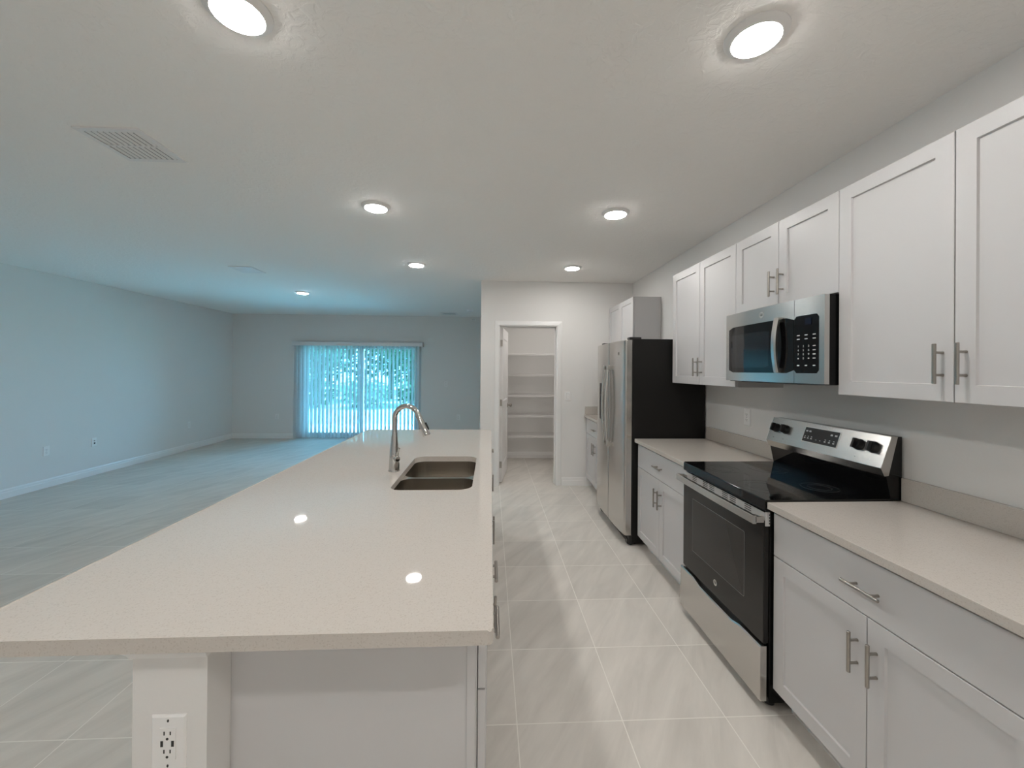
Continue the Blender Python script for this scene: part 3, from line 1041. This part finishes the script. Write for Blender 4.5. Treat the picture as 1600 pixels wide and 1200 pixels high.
# backguard
b = MB()
bgp = [(1.776, 0.915), (1.826, 0.915), (1.826, 1.197), (1.803, 1.197), (1.752, 1.026)]
b.prism(bgp, 'y', r0, r1)
bk = b.build('backguard', M['black_gloss'], rg, smooth=20)
P_top, P_bot = Vector((1.776, 0, 1.197)), Vector((1.727, 0, 1.058))
b = MB()
pp = [(P_bot.x, P_bot.z), (P_top.x, P_top.z), (1.806, 1.197), (1.764, 1.024), (1.744, 1.022)]
b.prism(pp, 'y', r0 - 0.001, r1 + 0.0005)
con = b.build('console', M['steel_y'], bk, smooth=15)
cu = (P_top - P_bot); chh = cu.length; cu.normalize()
co = Vector((-cu.z, 0, cu.x))                   # outward, to the front and up
def on_console(y, s, out=0.0):
    p = P_bot + cu * (s * chh) + co * out
    return Vector((p.x, y, p.z))
crt = Vector((0, -1, 0))
b = MB()
dy0, dy1 = 1.945, 2.165
def console_quad(bb, ya, yb2, s0, s1, o0, o1):
    bb.ring_loops([[on_console(ya, s0, o0), on_console(yb2, s0, o0), on_console(yb2, s1, o0), on_console(ya, s1, o0)],
                   [on_console(ya, s0, o1), on_console(yb2, s0, o1), on_console(yb2, s1, o1), on_console(ya, s1, o1)]])
console_quad(b, dy0 - 0.004, dy1 + 0.004, 0.27, 0.87, -0.002, 0.0012)
pf = b.build('display_bezel', M['badge'], con)
b = MB(); console_quad(b, dy0, dy1, 0.30, 0.84, 0.0, 0.0018)
b.build('display', M['black_plastic'], con)
b = MB()
for i, (fy, fs) in enumerate([(0.07, 0.70), (0.17, 0.70), (0.80, 0.70), (0.92, 0.70), (0.06, 0.43), (0.16, 0.43), (0.26, 0.43), (0.41, 0.42), (0.53, 0.42), (0.67, 0.42), (0.79, 0.42), (0.91, 0.42)]):
    y = dy1 - fy * (dy1 - dy0)
    w, h = (0.007, 0.06) if i < 4 else ((0.0055, 0.045) if i not in (7, 8) else (0.004, 0.02))
    console_quad(b, y - w, y + w, fs - h / 2, fs + h / 2, 0.0015, 0.0021)
    if i >= 4 and i not in (7, 8):
        console_quad(b, y - w * 0.7, y + w * 0.7, fs + 0.055, fs + 0.085, 0.0015, 0.0021)
b.build('display_legend', M['legend'], con)
def knob(y, s, turn):
    bb = MB()
    c = on_console(y, s)
    def ring(rr, h):
        return [c + (crt * math.cos(t) + cu * math.sin(t)) * rr + co * h for t in [2 * math.pi * k / 28 for k in range(28)]]
    bb.ring_loops([ring(0.0275, 0.0), ring(0.0275, 0.004), ring(0.0245, 0.007), ring(0.0225, 0.017), ring(0.020, 0.020), ring(0.006, 0.020)])
    ca, sa = math.cos(turn), math.sin(turn)
    a1 = crt * ca + cu * sa; a2 = cu * ca - crt * sa
    L = []
    for h, wx, wy in ((0.016, 0.0085, 0.0245), (0.030, 0.0070, 0.0240), (0.036, 0.0050, 0.0215)):
        L.append([c + a1 * (wx * sx_) + a2 * (wy * sy_) + co * h for sx_, sy_ in ((-1, -1), (1, -1), (1, 1), (-1, 1))])
    bb.ring_loops(L)
    return bb.build('knob', M['black_plastic'], con, smooth=40)
for y, s in ((2.385, 0.58), (2.305, 0.58), (1.832, 0.58), (1.757, 0.58)):
    knob(y, s, 0.0)
for y in (2.385, 2.305, 1.832, 1.757):
    b = MB()
    p = on_console(y, 0.18)
    def ring(rr, h, p=p):
        return [p + (crt * math.cos(t) + cu * math.sin(t)) * rr + co * h for t in [2 * math.pi * k / 12 for k in range(12)]]
    b.ring_loops([ring(0.0022, -0.001), ring(0.0022, 0.0006)])
    b.build('indicator_dot', M['black_plastic'], con)

# ------------------------------------------------------------------ refrigerator
f0, f1 = 3.338, 4.212
FX = 1.112
fr = thing('refrigerator', (1.5, (f0 + f1) / 2, 0), 'stainless side-by-side refrigerator with black sides', 'refrigerator')
b = MB().box((FX + 0.088, f0, 0.03), (XW - 0.012, f1, 1.752), 0.004)
b.build('body', M['fridge_side'], fr)
fs = 3.737
def fx(y):
    t = (y - (f0 + f1) / 2) / ((f1 - f0) / 2)
    return FX + 0.020 * abs(t) ** 3
def fridge_door(ya, yb2, name='door'):
    bb = MB(); L = []
    n = 18; rr = 0.016
    for k in range(n + 1):
        u = 0.5 - 0.5 * math.cos(math.pi * k / n)
        y = ya + (yb2 - ya) * u
        d = min(y - ya, yb2 - y)
        e = rr - math.sqrt(max(rr * rr - (rr - min(d, rr)) ** 2, 0))
        x = fx(y) + e
        L.append([(x, y, 0.098), (x, y, 1.736), (x + 0.006, y, 1.742), (FX + 0.080, y, 1.742), (FX + 0.080, y, 0.092), (x + 0.006, y, 0.092)])
    bb.ring_loops(L)
    return bb.build(name, M['steel_z'], fr, smooth=50)
nd = fridge_door(f0 + 0.001, fs - 0.003)
fd = fridge_door(fs + 0.003, f1 - 0.001, 'door')
MB().box((FX + 0.0795, f0 + 0.006, 0.10), (FX + 0.089, f1 - 0.006, 1.738)).build('gasket', M['black_plastic'], fr)
def fridge_handle(parent, y):
    bb = MB(); L = []
    for k in range(21):
        t = k / 20
        z = 0.795 + (1.515 - 0.795) * t
        o = 0.030 + 0.024 * (1 - (2 * t - 1) ** 2)
        x = fx(y) - o
        w = 0.0105
        L.append([(x + 0.012, y - w, z), (x + 0.002, y - w, z), (x - 0.004, y - w * .5, z), (x - 0.004, y + w * .5, z), (x + 0.002, y + w, z), (x + 0.012, y + w, z)])
    bb.ring_loops(L)
    for z in (0.800, 1.510):
        bb.box((fx(y) - 0.036, y - 0.014, z - 0.020), (fx(y) + 0.006, y + 0.014, z + 0.020), 0.004)
    bb.build('handle', M['steel_z'], parent, smooth=50)
fridge_handle(nd, fs - 0.050)
fridge_handle(fd, fs + 0.050)
b = MB()
xx = fx(3.98)
b.box((xx - 0.0025, 3.905, 0.985), (xx + 0.010, 4.055, 1.355), 0.004)
disp = b.build('dispenser', M['black_gloss'], fd)
b = MB()
b.box((xx - 0.008, 3.915, 0.985), (xx + 0.004, 4.045, 1.000), 0.003)
b.build('drip_tray', M['steel_y'], fd)
badge(nd, Vector((fx(3.47) - 0.0002, 3.47, 1.632)), FACE_L, 0.0150)
b = MB()
b.box((FX + 0.060, f0 + 0.012, 1.745), (FX + 0.165, f0 + 0.075, 1.768), 0.006)
b.build('hinge_cover', M['black_plastic'], fr)
b = MB()
b.box((FX + 0.060, f1 - 0.075, 1.745), (FX + 0.165, f1 - 0.012, 1.768), 0.006)
b.build('hinge_cover', M['black_plastic'], fr)
b = MB()
b.box((FX + 0.062, f0 + 0.002, 0.018), (FX + 0.10, f1 - 0.002, 0.090), 0.004)
for k in range(5):
    b.box((FX + 0.059, f0 + 0.05, 0.028 + k * 0.012), (FX + 0.064, f1 - 0.05, 0.034 + k * 0.012))
b.build('base_grille', M['black_plastic'], fr)
for yy in (f0 + 0.045, f1 - 0.045):
    b = MB()
    b.cyl((FX + 0.085, yy - 0.02, 0.021), (FX + 0.085, yy + 0.02, 0.021), 0.021, 16)
    b.box((FX + 0.055, yy - 0.028, 0.012), (FX + 0.125, yy + 0.028, 0.055), 0.004)
    b.build('front_roller', M['black_plastic'], fr)
    b = MB()
    b.cyl((XW - 0.12, yy - 0.02, 0.021), (XW - 0.12, yy + 0.02, 0.021), 0.021, 16)
    b.box((XW - 0.14, yy - 0.022, 0.018), (XW - 0.10, yy + 0.022, 0.04))
    b.build('rear_roller', M['black_plastic'], fr)

# ------------------------------------------------------------------ island
IX0, IX1, IY0, IY1 = -1.137, 0.0106, 0.871, 3.788
IFX = -0.0068
WX0, WX1, WY0 = -0.770, -0.6135, 0.910
PY = 0.990
b = MB().box((WX0, WY0, 0), (WX1, 3.755, CZ - 0.031))
iw = struct(b.build('wall_island', M['wall'], smooth=0), 'white half wall carrying the island countertop')
b = MB()
# cap moulding wrapping the near end of the half wall just below the counter
cz1, cz0 = CZ - 0.0312, CZ - 0.064
cp_ = [(0.0, cz0), (0.006, cz0 + 0.001), (0.008, cz0 + 0.007), (0.014, cz0 + 0.016), (0.022, cz0 + 0.023), (0.024, cz0 + 0.026), (0.024, cz1)]
loops = []
for o, z in cp_:
    loops.append([(WX0 - o * 0.75, WY0 - o, z), (WX1 + o * 0.35, WY0 - o, z), (WX1 + o * 0.35, PY - 0.0005, z), (WX1 - 0.001, PY - 0.0005, z), (WX1 - 0.001, WY0 + 0.002, z), (WX0 + 0.002, WY0 + 0.002, z), (WX0 + 0.002, 3.75, z), (WX0 - o * 0.75, 3.75, z)])
b.ring_loops(loops)
struct(b.build('trim_1', M['trim'], smooth=30), 'white cap moulding under the island countertop')

IG = 'white island base cabinets on the aisle side'
ca = base_cabinet('white island cabinet nearest the camera, with the end panel', PY + 0.013, 1.262, IFX, 1, -0.60, drawers=1, doors=1, group=IG, pulls='none')
b = MB()
b.box((WX1 + 0.0005, PY, 0.0), (IFX - 0.027, PY + 0.0115, CZ - 0.0305))
b.box((IFX - 0.0465, PY - 0.003, 0.0), (IFX - 0.0245, PY + 0.0005, CZ - 0.0305), 0.001, 1)
b.build('end_panel', M['cab'], ca)
base_cabinet('white narrow island cabinet second from the near end', 1.262, 1.570, IFX, 1, -0.60, drawers=1, doors=1, group=IG, pulls='far')
base_cabinet('white island cabinet third from the near end, before the sink', 1.570, 1.860, IFX, 1, -0.60, drawers=0, doors=1, group=IG, pulls='none')
# sink base with an open well
t = thing('sink_cabinet', (-0.3, 2.3, 0), 'white island cabinet under the sink', 'cabinet', IG)
b = MB()
b.box((-0.60, 1.8605, 0.105), (-0.585, 2.7995, CZ - 0.0305)).box((IFX - 0.021, 1.8605, 0.105), (IFX - 0.037, 2.7995, CZ - 0.0305))
b.box((-0.585, 1.8605, 0.105), (IFX - 0.037, 1.8625, CZ - 0.0305)).box((-0.585, 2.7975, 0.105), (IFX - 0.037, 2.7995, CZ - 0.0305))
b.box((-0.585, 1.865, 0.105), (IFX - 0.037, 2.797, 0.121))
b.build('body', M['cab'], t)
MB().box((IFX - 0.086, 1.8605, 0), (IFX - 0.104, 2.7995, 0.105)).build('toe_kick', M['toe'], t)
slab(IFX, 1, 1.862, 2.798, 0.686, 0.868).build('false_drawer_front', M['cab'], t)
for a, c, yy in ((1.862, 2.341, 2.309), (2.344, 2.798, 2.376)):
    dr = shaker(IFX, 1, a, c, 0.108, 0.682).build('door', M['cab'], t, smooth=20)
    pull(dr, IFX, yy, 0.547, 'z', 1)
base_cabinet('white island cabinet just beyond the sink', 2.800, 3.285, IFX, 1, -0.60, drawers=0, doors=1, group=IG, pulls='none')
base_cabinet('white island cabinet at the far end', 3.285, 3.755, IFX, 1, -0.60, drawers=1, doors=1, group=IG, pulls='near')

SKX0, SKX1, SKY0, SKY1 = -0.476, -0.086, 1.893, 2.620
hole = list(reversed(rrect(SKX0, SKY0, SKX1, SKY1, 0.065, 8)))
it = None
b = MB()
outer = rrect(IX0, IY0, IX1, IY1, 0.014, 5)
b.plate(outer, [hole], CZ - 0.03, CZ)
es = [e for e in b.bm.edges if len(e.link_faces) == 2 and abs(e.verts[0].co.z - CZ) < 1e-6 and abs(e.verts[1].co.z - CZ) < 1e-6
      and any(abs(f.normal.z) < 0.5 for f in e.link_faces)]
b.bm.normal_update()
es = [e for e in b.bm.edges if abs(e.verts[0].co.z - CZ) < 1e-6 and abs(e.verts[1].co.z - CZ) < 1e-6 and sum(1 for f in e.link_faces if abs(f.normal.z) < 0.5) == 1]
bmesh.ops.bevel(b.bm, geom=es, offset=0.0025, segments=2, profile=0.5, affect='EDGES')
it = b.build('island_countertop', M['quartz'], origin=((IX0 + IX1) / 2, (IY0 + IY1) / 2, CZ - 0.03), smooth=30)
tag(it, 'large pale speckled stone island countertop with a sink cutout', 'countertop')

# undermount double bowl sink
sk = thing('sink', (-0.281, 2.256, CZ - 0.22), 'stainless double-bowl undermount sink in the island', 'sink')
YD = 2.225
b = MB()
b.plate(rrect(SKX0 - 0.022, SKY0 - 0.022, SKX1 + 0.022, SKY1 + 0.022, 0.075, 8),
        [list(reversed(rrect(SKX0 - 0.004, SKY0 - 0.004, SKX1 + 0.004, YD - 0.011, 0.07, 8))), list(reversed(rrect(SKX0 - 0.004, YD + 0.011, SKX1 + 0.004, SKY1 + 0.004, 0.07, 8)))],
        CZ - 0.0325, CZ - 0.0305)
b.build('rim', M['steel_sink'], sk)
def bowl(y0, y1, depth):
    bb = MB(); L = []
    x0, x1 = SKX0 - 0.004, SKX1 + 0.004
    zt = CZ - 0.0315
    for ins, z, r in ((0, zt, 0.07), (0.004, zt - depth * 0.5, 0.07), (0.008, zt - depth + 0.035, 0.07), (0.016, zt - depth + 0.014, 0.066), (0.034, zt - depth + 0.003, 0.055), (0.06, zt - depth, 0.04), (0.14, zt - depth - 0.002, 0.02)):
        L.append([(p[0], p[1], z) for p in rrect(x0 + ins, y0 + ins, x1 - ins, y1 - ins, r, 8)])
    bb.ring_loops(L, close_start=False, close_end=True)
    return bb
for y0_, y1_ in ((SKY0 - 0.004, YD - 0.011), (YD + 0.011, SKY1 + 0.004)):
    bw = bowl(y0_, y1_, 0.175).build('bowl', M['steel_sink'], sk, smooth=60)
    cxs, cys = (SKX0 + SKX1) / 2, (y0_ + y1_) / 2
    zz = CZ - 0.0315 - 0.177
    b = MB().lathe([(0.044, zz + 0.0005), (0.044, zz + 0.003), (0.036, zz + 0.0035), (0.032, zz - 0.004), (0.004, zz - 0.004)], (cxs, cys, 0), 'z', 28)
    b.lathe([(0.006, zz - 0.003), (0.006, zz + 0.010), (0.012, zz + 0.012), (0.010, zz + 0.016), (0.002, zz + 0.017)], (cxs, cys, 0), 'z', 16)
    b.build('drain', M['chrome'], bw)

# pull-down faucet
fc = Vector((-0.533, 2.262, CZ))
fa = thing('faucet', fc, 'chrome gooseneck pull-down faucet beside the island sink', 'faucet')
b = MB().lathe([(0.0315, 0), (0.0315, 0.004), (0.0295, 0.010), (0.0275, 0.06), (0.0245, 0.11), (0.0190, 0.165), (0.0160, 0.205), (0.0148, 0.22)], fc, 'z', 32)
b.build('base', M['chrome'], fa, smooth=60)
b = MB()
sdir = Vector((0.96, -0.28, 0)).normalized()
R_ = 0.074
ztop = 0.288
pts = [fc + Vector((0, 0, 0.215)), fc + Vector((0, 0, 0.25))]
for k in range(17):
    a = math.radians(180 - k * (159 / 16))
    pts.append(fc + sdir * (R_ + R_ * math.cos(a)) + Vector((0, 0, ztop + R_ * math.sin(a))))
b.tube(pts, 0.0142, 18)
b.build('spout', M['chrome'], fa, smooth=60)
e0 = pts[-1]; ed = (pts[-1] - pts[-2]).normalized()
b = MB()
b.tube([e0 - ed * 0.004, e0 + ed * 0.003, e0 + ed * 0.006, e0 + ed * 0.028, e0 + ed * 0.032, e0 + ed * 0.090, e0 + ed * 0.118, e0 + ed * 0.122, e0 + ed * 0.1221], [0.0150, 0.0160, 0.0150, 0.0158, 0.0168, 0.0205, 0.0220, 0.0205, 0.014], 24)
sh = b.build('spray_head', M['chrome'], fa, smooth=50)
sn = ed.cross(Vector((0, 1, 0))).normalized()
if sn.x < 0: sn = -sn
b = MB()
cB = e0 + ed * 0.075 + sn * 0.0195
b.tube([cB - ed * 0.022, cB - ed * 0.018, cB + ed * 0.018, cB + ed * 0.022], [0.003, 0.0062, 0.0062, 0.003], 12)
b.build('spray_button', M['black_plastic'], sh)
b = MB()
hd = Vector((0.62, -0.78, 0)).normalized()
b.tube([fc + Vector((0, 0, 0.072)) + hd * 0.015, fc + Vector((0, 0, 0.072)) + hd * 0.040], [0.0155, 0.0155], 20)
b.tube([fc + Vector((0, 0, 0.072)) + hd * 0.040, fc + Vector((0, 0, 0.072)) + hd * 0.043], [0.0155, 0.012], 20)
b.tube([fc + hd * 0.033 + Vector((0, 0, 0.080)), fc + hd * 0.042 + Vector((0, 0, 0.105)), fc + hd * 0.062 + Vector((0, 0, 0.135))], [0.0060, 0.0052, 0.0045], 12)
b.build('lever', M['chrome'], fa, smooth=50)

# ------------------------------------------------------------------ wall plates
def frame_of(normal):
    o = Vector(normal)
    u = Vector((0, 0, 1))
    return u.cross(o), u, o          # right as seen facing the plate, up, out
def plate_body(bb, c, N, w, h, th=0.0055):
    r_, u_, o_ = N
    def L(ins, d):
        return [c + r_ * (sx_ * (w / 2 - ins)) + u_ * (sy_ * (h / 2 - ins)) + o_ * d for sx_, sy_ in ((-1, -1), (1, -1), (1, 1), (-1, 1))]
    bb.ring_loops([L(0, 0), L(0, th * 0.45), L(0.0035, th), L(0.006, th)])
def nbox(bb, c, N, x, y, w, h, d0, d1):
    r_, u_, o_ = N
    def L(d): return [c + r_ * (x + sx_ * w / 2) + u_ * (y + sy_ * h / 2) + o_ * d for sx_, sy_ in ((-1, -1), (1, -1), (1, 1), (-1, 1))]
    bb.ring_loops([L(d0), L(d1)])
def ndisc(bb, c, N, x, y, rr, d0, d1, n=18, sq=1.0):
    r_, u_, o_ = N
    def L(d): return [c + r_ * (x + rr * math.cos(t)) + u_ * (y + rr * sq * math.sin(t)) + o_ * d for t in [2 * math.pi * k / n for k in range(n)]]
    bb.ring_loops([L(d0), L(d1)])
def outlet(c, normal, label, kind='duplex', group='wall plates'):
    c = Vector(c); N = frame_of(normal)
    names = {'duplex': 'electrical_outlet', 'usb': 'electrical_outlet', 'switch': 'light_switch', 'jack': 'cable_jack', 'double': 'electrical_outlet'}
    cats = {'duplex': 'outlet', 'usb': 'outlet', 'switch': 'light switch', 'jack': 'cable outlet', 'double': 'outlet'}
    t = thing(names[kind], c, label, cats[kind], group)
    bb = MB(); plate_body(bb, c, N, 0.072, 0.118); bb.build('cover_plate', M['plastic'], t)
    bb = MB(); bs = MB()
    if kind == 'duplex':
        for s in (-1, 1):
            ndisc(bb, c, N, 0, s * 0.0195, 0.0170, 0.004, 0.0072, 20, 0.82)
            nbox(bs, c, N, -0.0062, s * 0.0195 + 0.003, 0.0022, 0.0075, 0.006, 0.0076)
            nbox(bs, c, N, 0.0062, s * 0.0195 + 0.003, 0.0022, 0.0065, 0.006, 0.0076)
            ndisc(bs, c, N, 0, s * 0.0195 - 0.0065, 0.0024, 0.006, 0.0076, 10)
        ndisc(bs, c, N, 0, 0, 0.0025, 0.005, 0.0062, 10)
        bb.build('socket_face', M['plastic'], t); bs.build('slots', M['slot'], t)
    elif kind == 'usb':
        nbox(bb, c, N, 0, 0, 0.034, 0.068, 0.004, 0.0075)
        for s in (-1, 1):
            nbox(bs, c, N, -0.0064, s * 0.0195 + 0.0035, 0.0026, 0.0080, 0.006, 0.0079)
            nbox(bs, c, N, 0.0064, s * 0.0195 + 0.0035, 0.0026, 0.0075, 0.006, 0.0079)
            ndisc(bs, c, N, 0, s * 0.0195 - 0.0085, 0.0028, 0.006, 0.0079, 10)
            nbox(bs, c, N, s * 0.0112, 0.0005, 0.0055, 0.0125, 0.006, 0.0079)
            ndisc(bs, c, N, 0, s * 0.0485, 0.0020, 0.005, 0.0062, 10, 1.6)
        bb.build('socket_face', M['plastic'], t); bs.build('slots', M['slot'], t)
    elif kind == 'switch':
        nbox(bs, c, N, 0, 0, 0.0345, 0.0685, 0.0045, 0.0057)
        r_, u_, o_ = N
        bb.ring_loops([[c + r_ * (sx_ * 0.0160) + u_ * y_ + o_ * d for sx_, y_, d in ((-1, -0.033, 0.0050), (1, -0.033, 0.0050), (1, 0.033, 0.0050), (-1, 0.033, 0.0050))],
                       [c + r_ * (sx_ * 0.0160) + u_ * y_ + o_ * d for sx_, y_, d in ((-1, -0.033, 0.0095), (1, -0.033, 0.0095), (1, 0.033, 0.0062), (-1, 0.033, 0.0062))]])
        bb.build('rocker', M['plastic'], t); bs.build('rocker_gap', M['rubber'], t)
    elif kind == 'jack':
        nbox(bs, c, N, 0.004, -0.012, 0.020, 0.022, 0.005, 0.0066)
        ndisc(bb, c, N, 0, 0.022, 0.0065, 0.005, 0.012, 12)
        bs.build('jack_opening', M['slot'], t); bb.build('coax_plug', M['nickel'], t)
    return t
outlet((XL, 5.166, 0.444), (1, 0, 0), 'white duplex outlet low on the left wall, nearest the camera')
outlet((XL, 5.755, 0.446), (1, 0, 0), 'white cable plate with a dark jack low on the left wall', 'jack')
outlet((XL, 7.482, 0.446), (1, 0, 0), 'white outlet low on the left wall, closest to the far corner')
outlet((-4.492, YB, 0.457), (0, -1, 0), 'white outlet low on the far wall, left of the blinds')
outlet((-0.693, YB, 0.452), (0, -1, 0), 'white outlet low on the far wall, right of the blinds')
outlet((-0.960, YB, 1.167), (0, -1, 0), 'white light switch on the far wall, right of the blinds', 'switch')
outlet((0.992, YP, 1.148), (0, -1, 0), 'white light switch beside the pantry doorway', 'switch')
outlet((XW, 2.791, 1.155), (-1, 0, 0), 'white outlet on the kitchen wall left of the range')
outlet((-0.691, WY0, 0.667), (0, -1, 0), 'white outlet with charging ports on the end of the island', 'usb')

# ------------------------------------------------------------------ ceiling fixtures
def downlight(x, y, label, lens='lens', z=ZC):
    t = thing('recessed_light', (x, y, z), label, 'ceiling light', 'round ceiling lights')
    b = MB().lathe([(0.099, 0.0), (0.0985, -0.004), (0.093, -0.008), (0.082, -0.0150), (0.0765, -0.0182), (0.0745, -0.0178), (0.0745, -0.006)], (x, y, z), 'z', 48)
    b.build('trim_ring', M['plastic'], t, smooth=30)
    b = MB().lathe([(0.0742, -0.0150), (0.0742, -0.0190), (0.070, -0.0215), (0.050, -0.0235), (0.020, -0.0245), (0.001, -0.0247)], (x, y, z), 'z', 40)
    b.build('diffuser', M[lens], t, smooth=60)
    return t
LXA, LXB = -0.813, 0.888
LY = (1.315, 2.850, 4.385)
d0 = downlight(LXA, LY[0], 'round ceiling light at the top edge, above the near end of the island')
dup(d0, (LXA, LY[1], ZC), 'round ceiling light above the island, second from the camera')
dup(d0, (LXA, LY[2], ZC), 'round ceiling light above the far end of the island')
dup(d0, (LXB, LY[0], ZC), 'round ceiling light nearest the camera, above the kitchen aisle')
dup(d0, (LXB, LY[1], ZC), 'round ceiling light above the aisle, in line with the refrigerator counter')
dup(d0, (LXB, LY[2], ZC), 'round ceiling light above the aisle, closest to the pantry wall')
dup(d0, (-2.824, 6.15, ZC), 'round ceiling light in the living area before the patio door')
dup(d0, (LXA, LY[0] - 1.535, ZC), 'assumed unseen ceiling light behind the camera on the island side')  # unseen lamp, assumed by continuing the row; brightens the island front
dup(d0, (LXB, LY[0] - 1.535, ZC), 'assumed unseen ceiling light behind the camera on the range side')  # assumed partner in the aisle row, out of view, lifts overall brightness
dup(d0, (LXA, LY[0] - 3.07, ZC), 'added unseen fill light by the rear wall on the island side')  # added out of view for more ambient light
dup(d0, (LXB, LY[0] - 3.07, ZC), 'added unseen fill light by the rear wall on the range side')  # second added rear lamp, fills floor and upright faces
dup(d0, (-2.40, 0.0, ZC), 'added unseen fill light left of the camera in the living area')  # added out of view to lift the lower cabinet fronts on the right
dup(d0, (0.90, 5.62, ZC), 'assumed unseen ceiling light inside the pantry')  # lamp itself unseen, assumed to light the upper pantry wall

def vent(x0, y0, x1, y1, label):
    cx_, cy2 = (x0 + x1) / 2, (y0 + y1) / 2
    t = thing('ceiling_vent', (cx_, cy2, ZC), label, 'air vent', 'white ceiling air vents')
    b = MB()
    zf = ZC - 0.007
    hol = []
    ins = 0.028
    mid = cy2
    rows = ((y0 + ins, mid - 0.006), (mid + 0.006, y1 - ins))
    for a, c in rows:
        hol.append([(x0 + ins, a), (x1 - ins, a), (x1 - ins, c), (x0 + ins, c)])
    b.plate([(x0, y0), (x1, y0), (x1, y1), (x0, y1)], hol, zf, ZC - 0.0005)
    b.build('frame', M['plastic'], t)
    MB().box((x0 + 0.02, y0 + 0.02, ZC - 0.0012), (x1 - 0.02, y1 - 0.02, ZC - 0.0004)).build('duct_opening', M['slot'], t)
    n = 9
    for a, c in rows:
        for k in range(n):
            xx = x0 + ins + (x1 - x0 - 2 * ins) * (k + 0.62) / n
            bb = MB()
            pr = [(xx - q, ZC - h) for q, h in ((-0.0070, 0.0015), (-0.0045, 0.0045), (0.002, 0.0072), (0.0070, 0.0082), (0.0070, 0.0074), (0.0025, 0.0062), (-0.0036, 0.0036), (-0.0060, 0.0013))]
            bb.ring_loops([[(p, a, z) for p, z in pr], [(p, c, z) for p, z in pr]])
            bb.build('louver', M['plastic'], t, smooth=40)
    return t
vent(-1.995, 1.995, -1.688, 2.302, 'white ceiling vent nearest the camera, left of the island lights')
vent(-2.955, 4.640, -2.695, 4.930, 'white ceiling vent in the middle of the living area')
vent(-1.010, 8.060, -0.690, 8.360, 'white ceiling vent close to the far wall')

sd = thing('smoke_detector', (-0.398, 7.66, ZC), 'round white smoke detector on the ceiling near the far wall', 'smoke detector')
b = MB().lathe([(0.068, 0), (0.068, -0.010), (0.064, -0.014)], (-0.398, 7.66, ZC), 'z', 32)
b.build('mounting_base', M['plastic'], sd)
b = MB().lathe([(0.060, -0.0135), (0.058, -0.030), (0.046, -0.040), (0.010, -0.042)], (-0.398, 7.66, ZC), 'z', 32)
b.build('sensor_cap', M['plastic'], sd)
c = Vector((-0.385, YB, 2.552))
ws = thing('door_chime', c, 'small white device high on the far wall near the corner', 'wall device')
bb = MB(); plate_body(bb, c, frame_of((0, -1, 0)), 0.115, 0.036, 0.03); bb.build('housing', M['plastic'], ws)
bb = MB()
for k in range(5): nbox(bb, c, frame_of((0, -1, 0)), -0.03 + k * 0.015, 0, 0.004, 0.016, 0.028, 0.0304)
bb.build('sound_slots', M['rubber'], ws)

# ------------------------------------------------------------------ pantry shelves
M['wire'] = mat('white_coated_wire', (0.80, 0.78, 0.77), 0.45)
def wire_shelf(z, label):
    x0, x1 = XP + 0.118, XW - 0.004
    yb, yf = YQ - 0.006, YQ - 0.40
    t = thing('wire_shelf', ((x0 + x1) / 2, YQ, z), label, 'shelf', 'wire shelves in the pantry')
    bb = MB()
    n = int((x1 - x0) / 0.0127)
    for k in range(n + 1):
        x = x0 + (x1 - x0) * k / n
        bb.tube([(x, yb, z), (x, yf, z), (x, yf - 0.002, z - 0.024)], 0.0028, 5)
    bb.build('deck', M['wire'], t)
    bb = MB()
    for yy, zz, r_ in ((yb, z - 0.003, 0.003), (YQ - 0.2, z - 0.003, 0.003)):
        bb.cyl((x0, yy, zz), (x1, yy, zz), r_, 8)
    bb.build('cross_rod', M['wire'], t)
    bb = MB()
    bb.cyl((x0, yf, z - 0.003), (x1, yf, z - 0.003), 0.0040, 8).cyl((x0, yf - 0.003, z - 0.025), (x1, yf - 0.003, z - 0.025), 0.0040, 8)
    bb.build('front_lip', M['wire'], t)
sl = ['highest wire shelf in the pantry', 'second wire shelf from the top in the pantry', 'middle wire shelf in the pantry', 'second wire shelf from the bottom in the pantry', 'lowest wire shelf in the pantry']
for i, z in enumerate((1.742, 1.412, 1.086, 0.757, 0.434)):
    wire_shelf(z, sl[i])
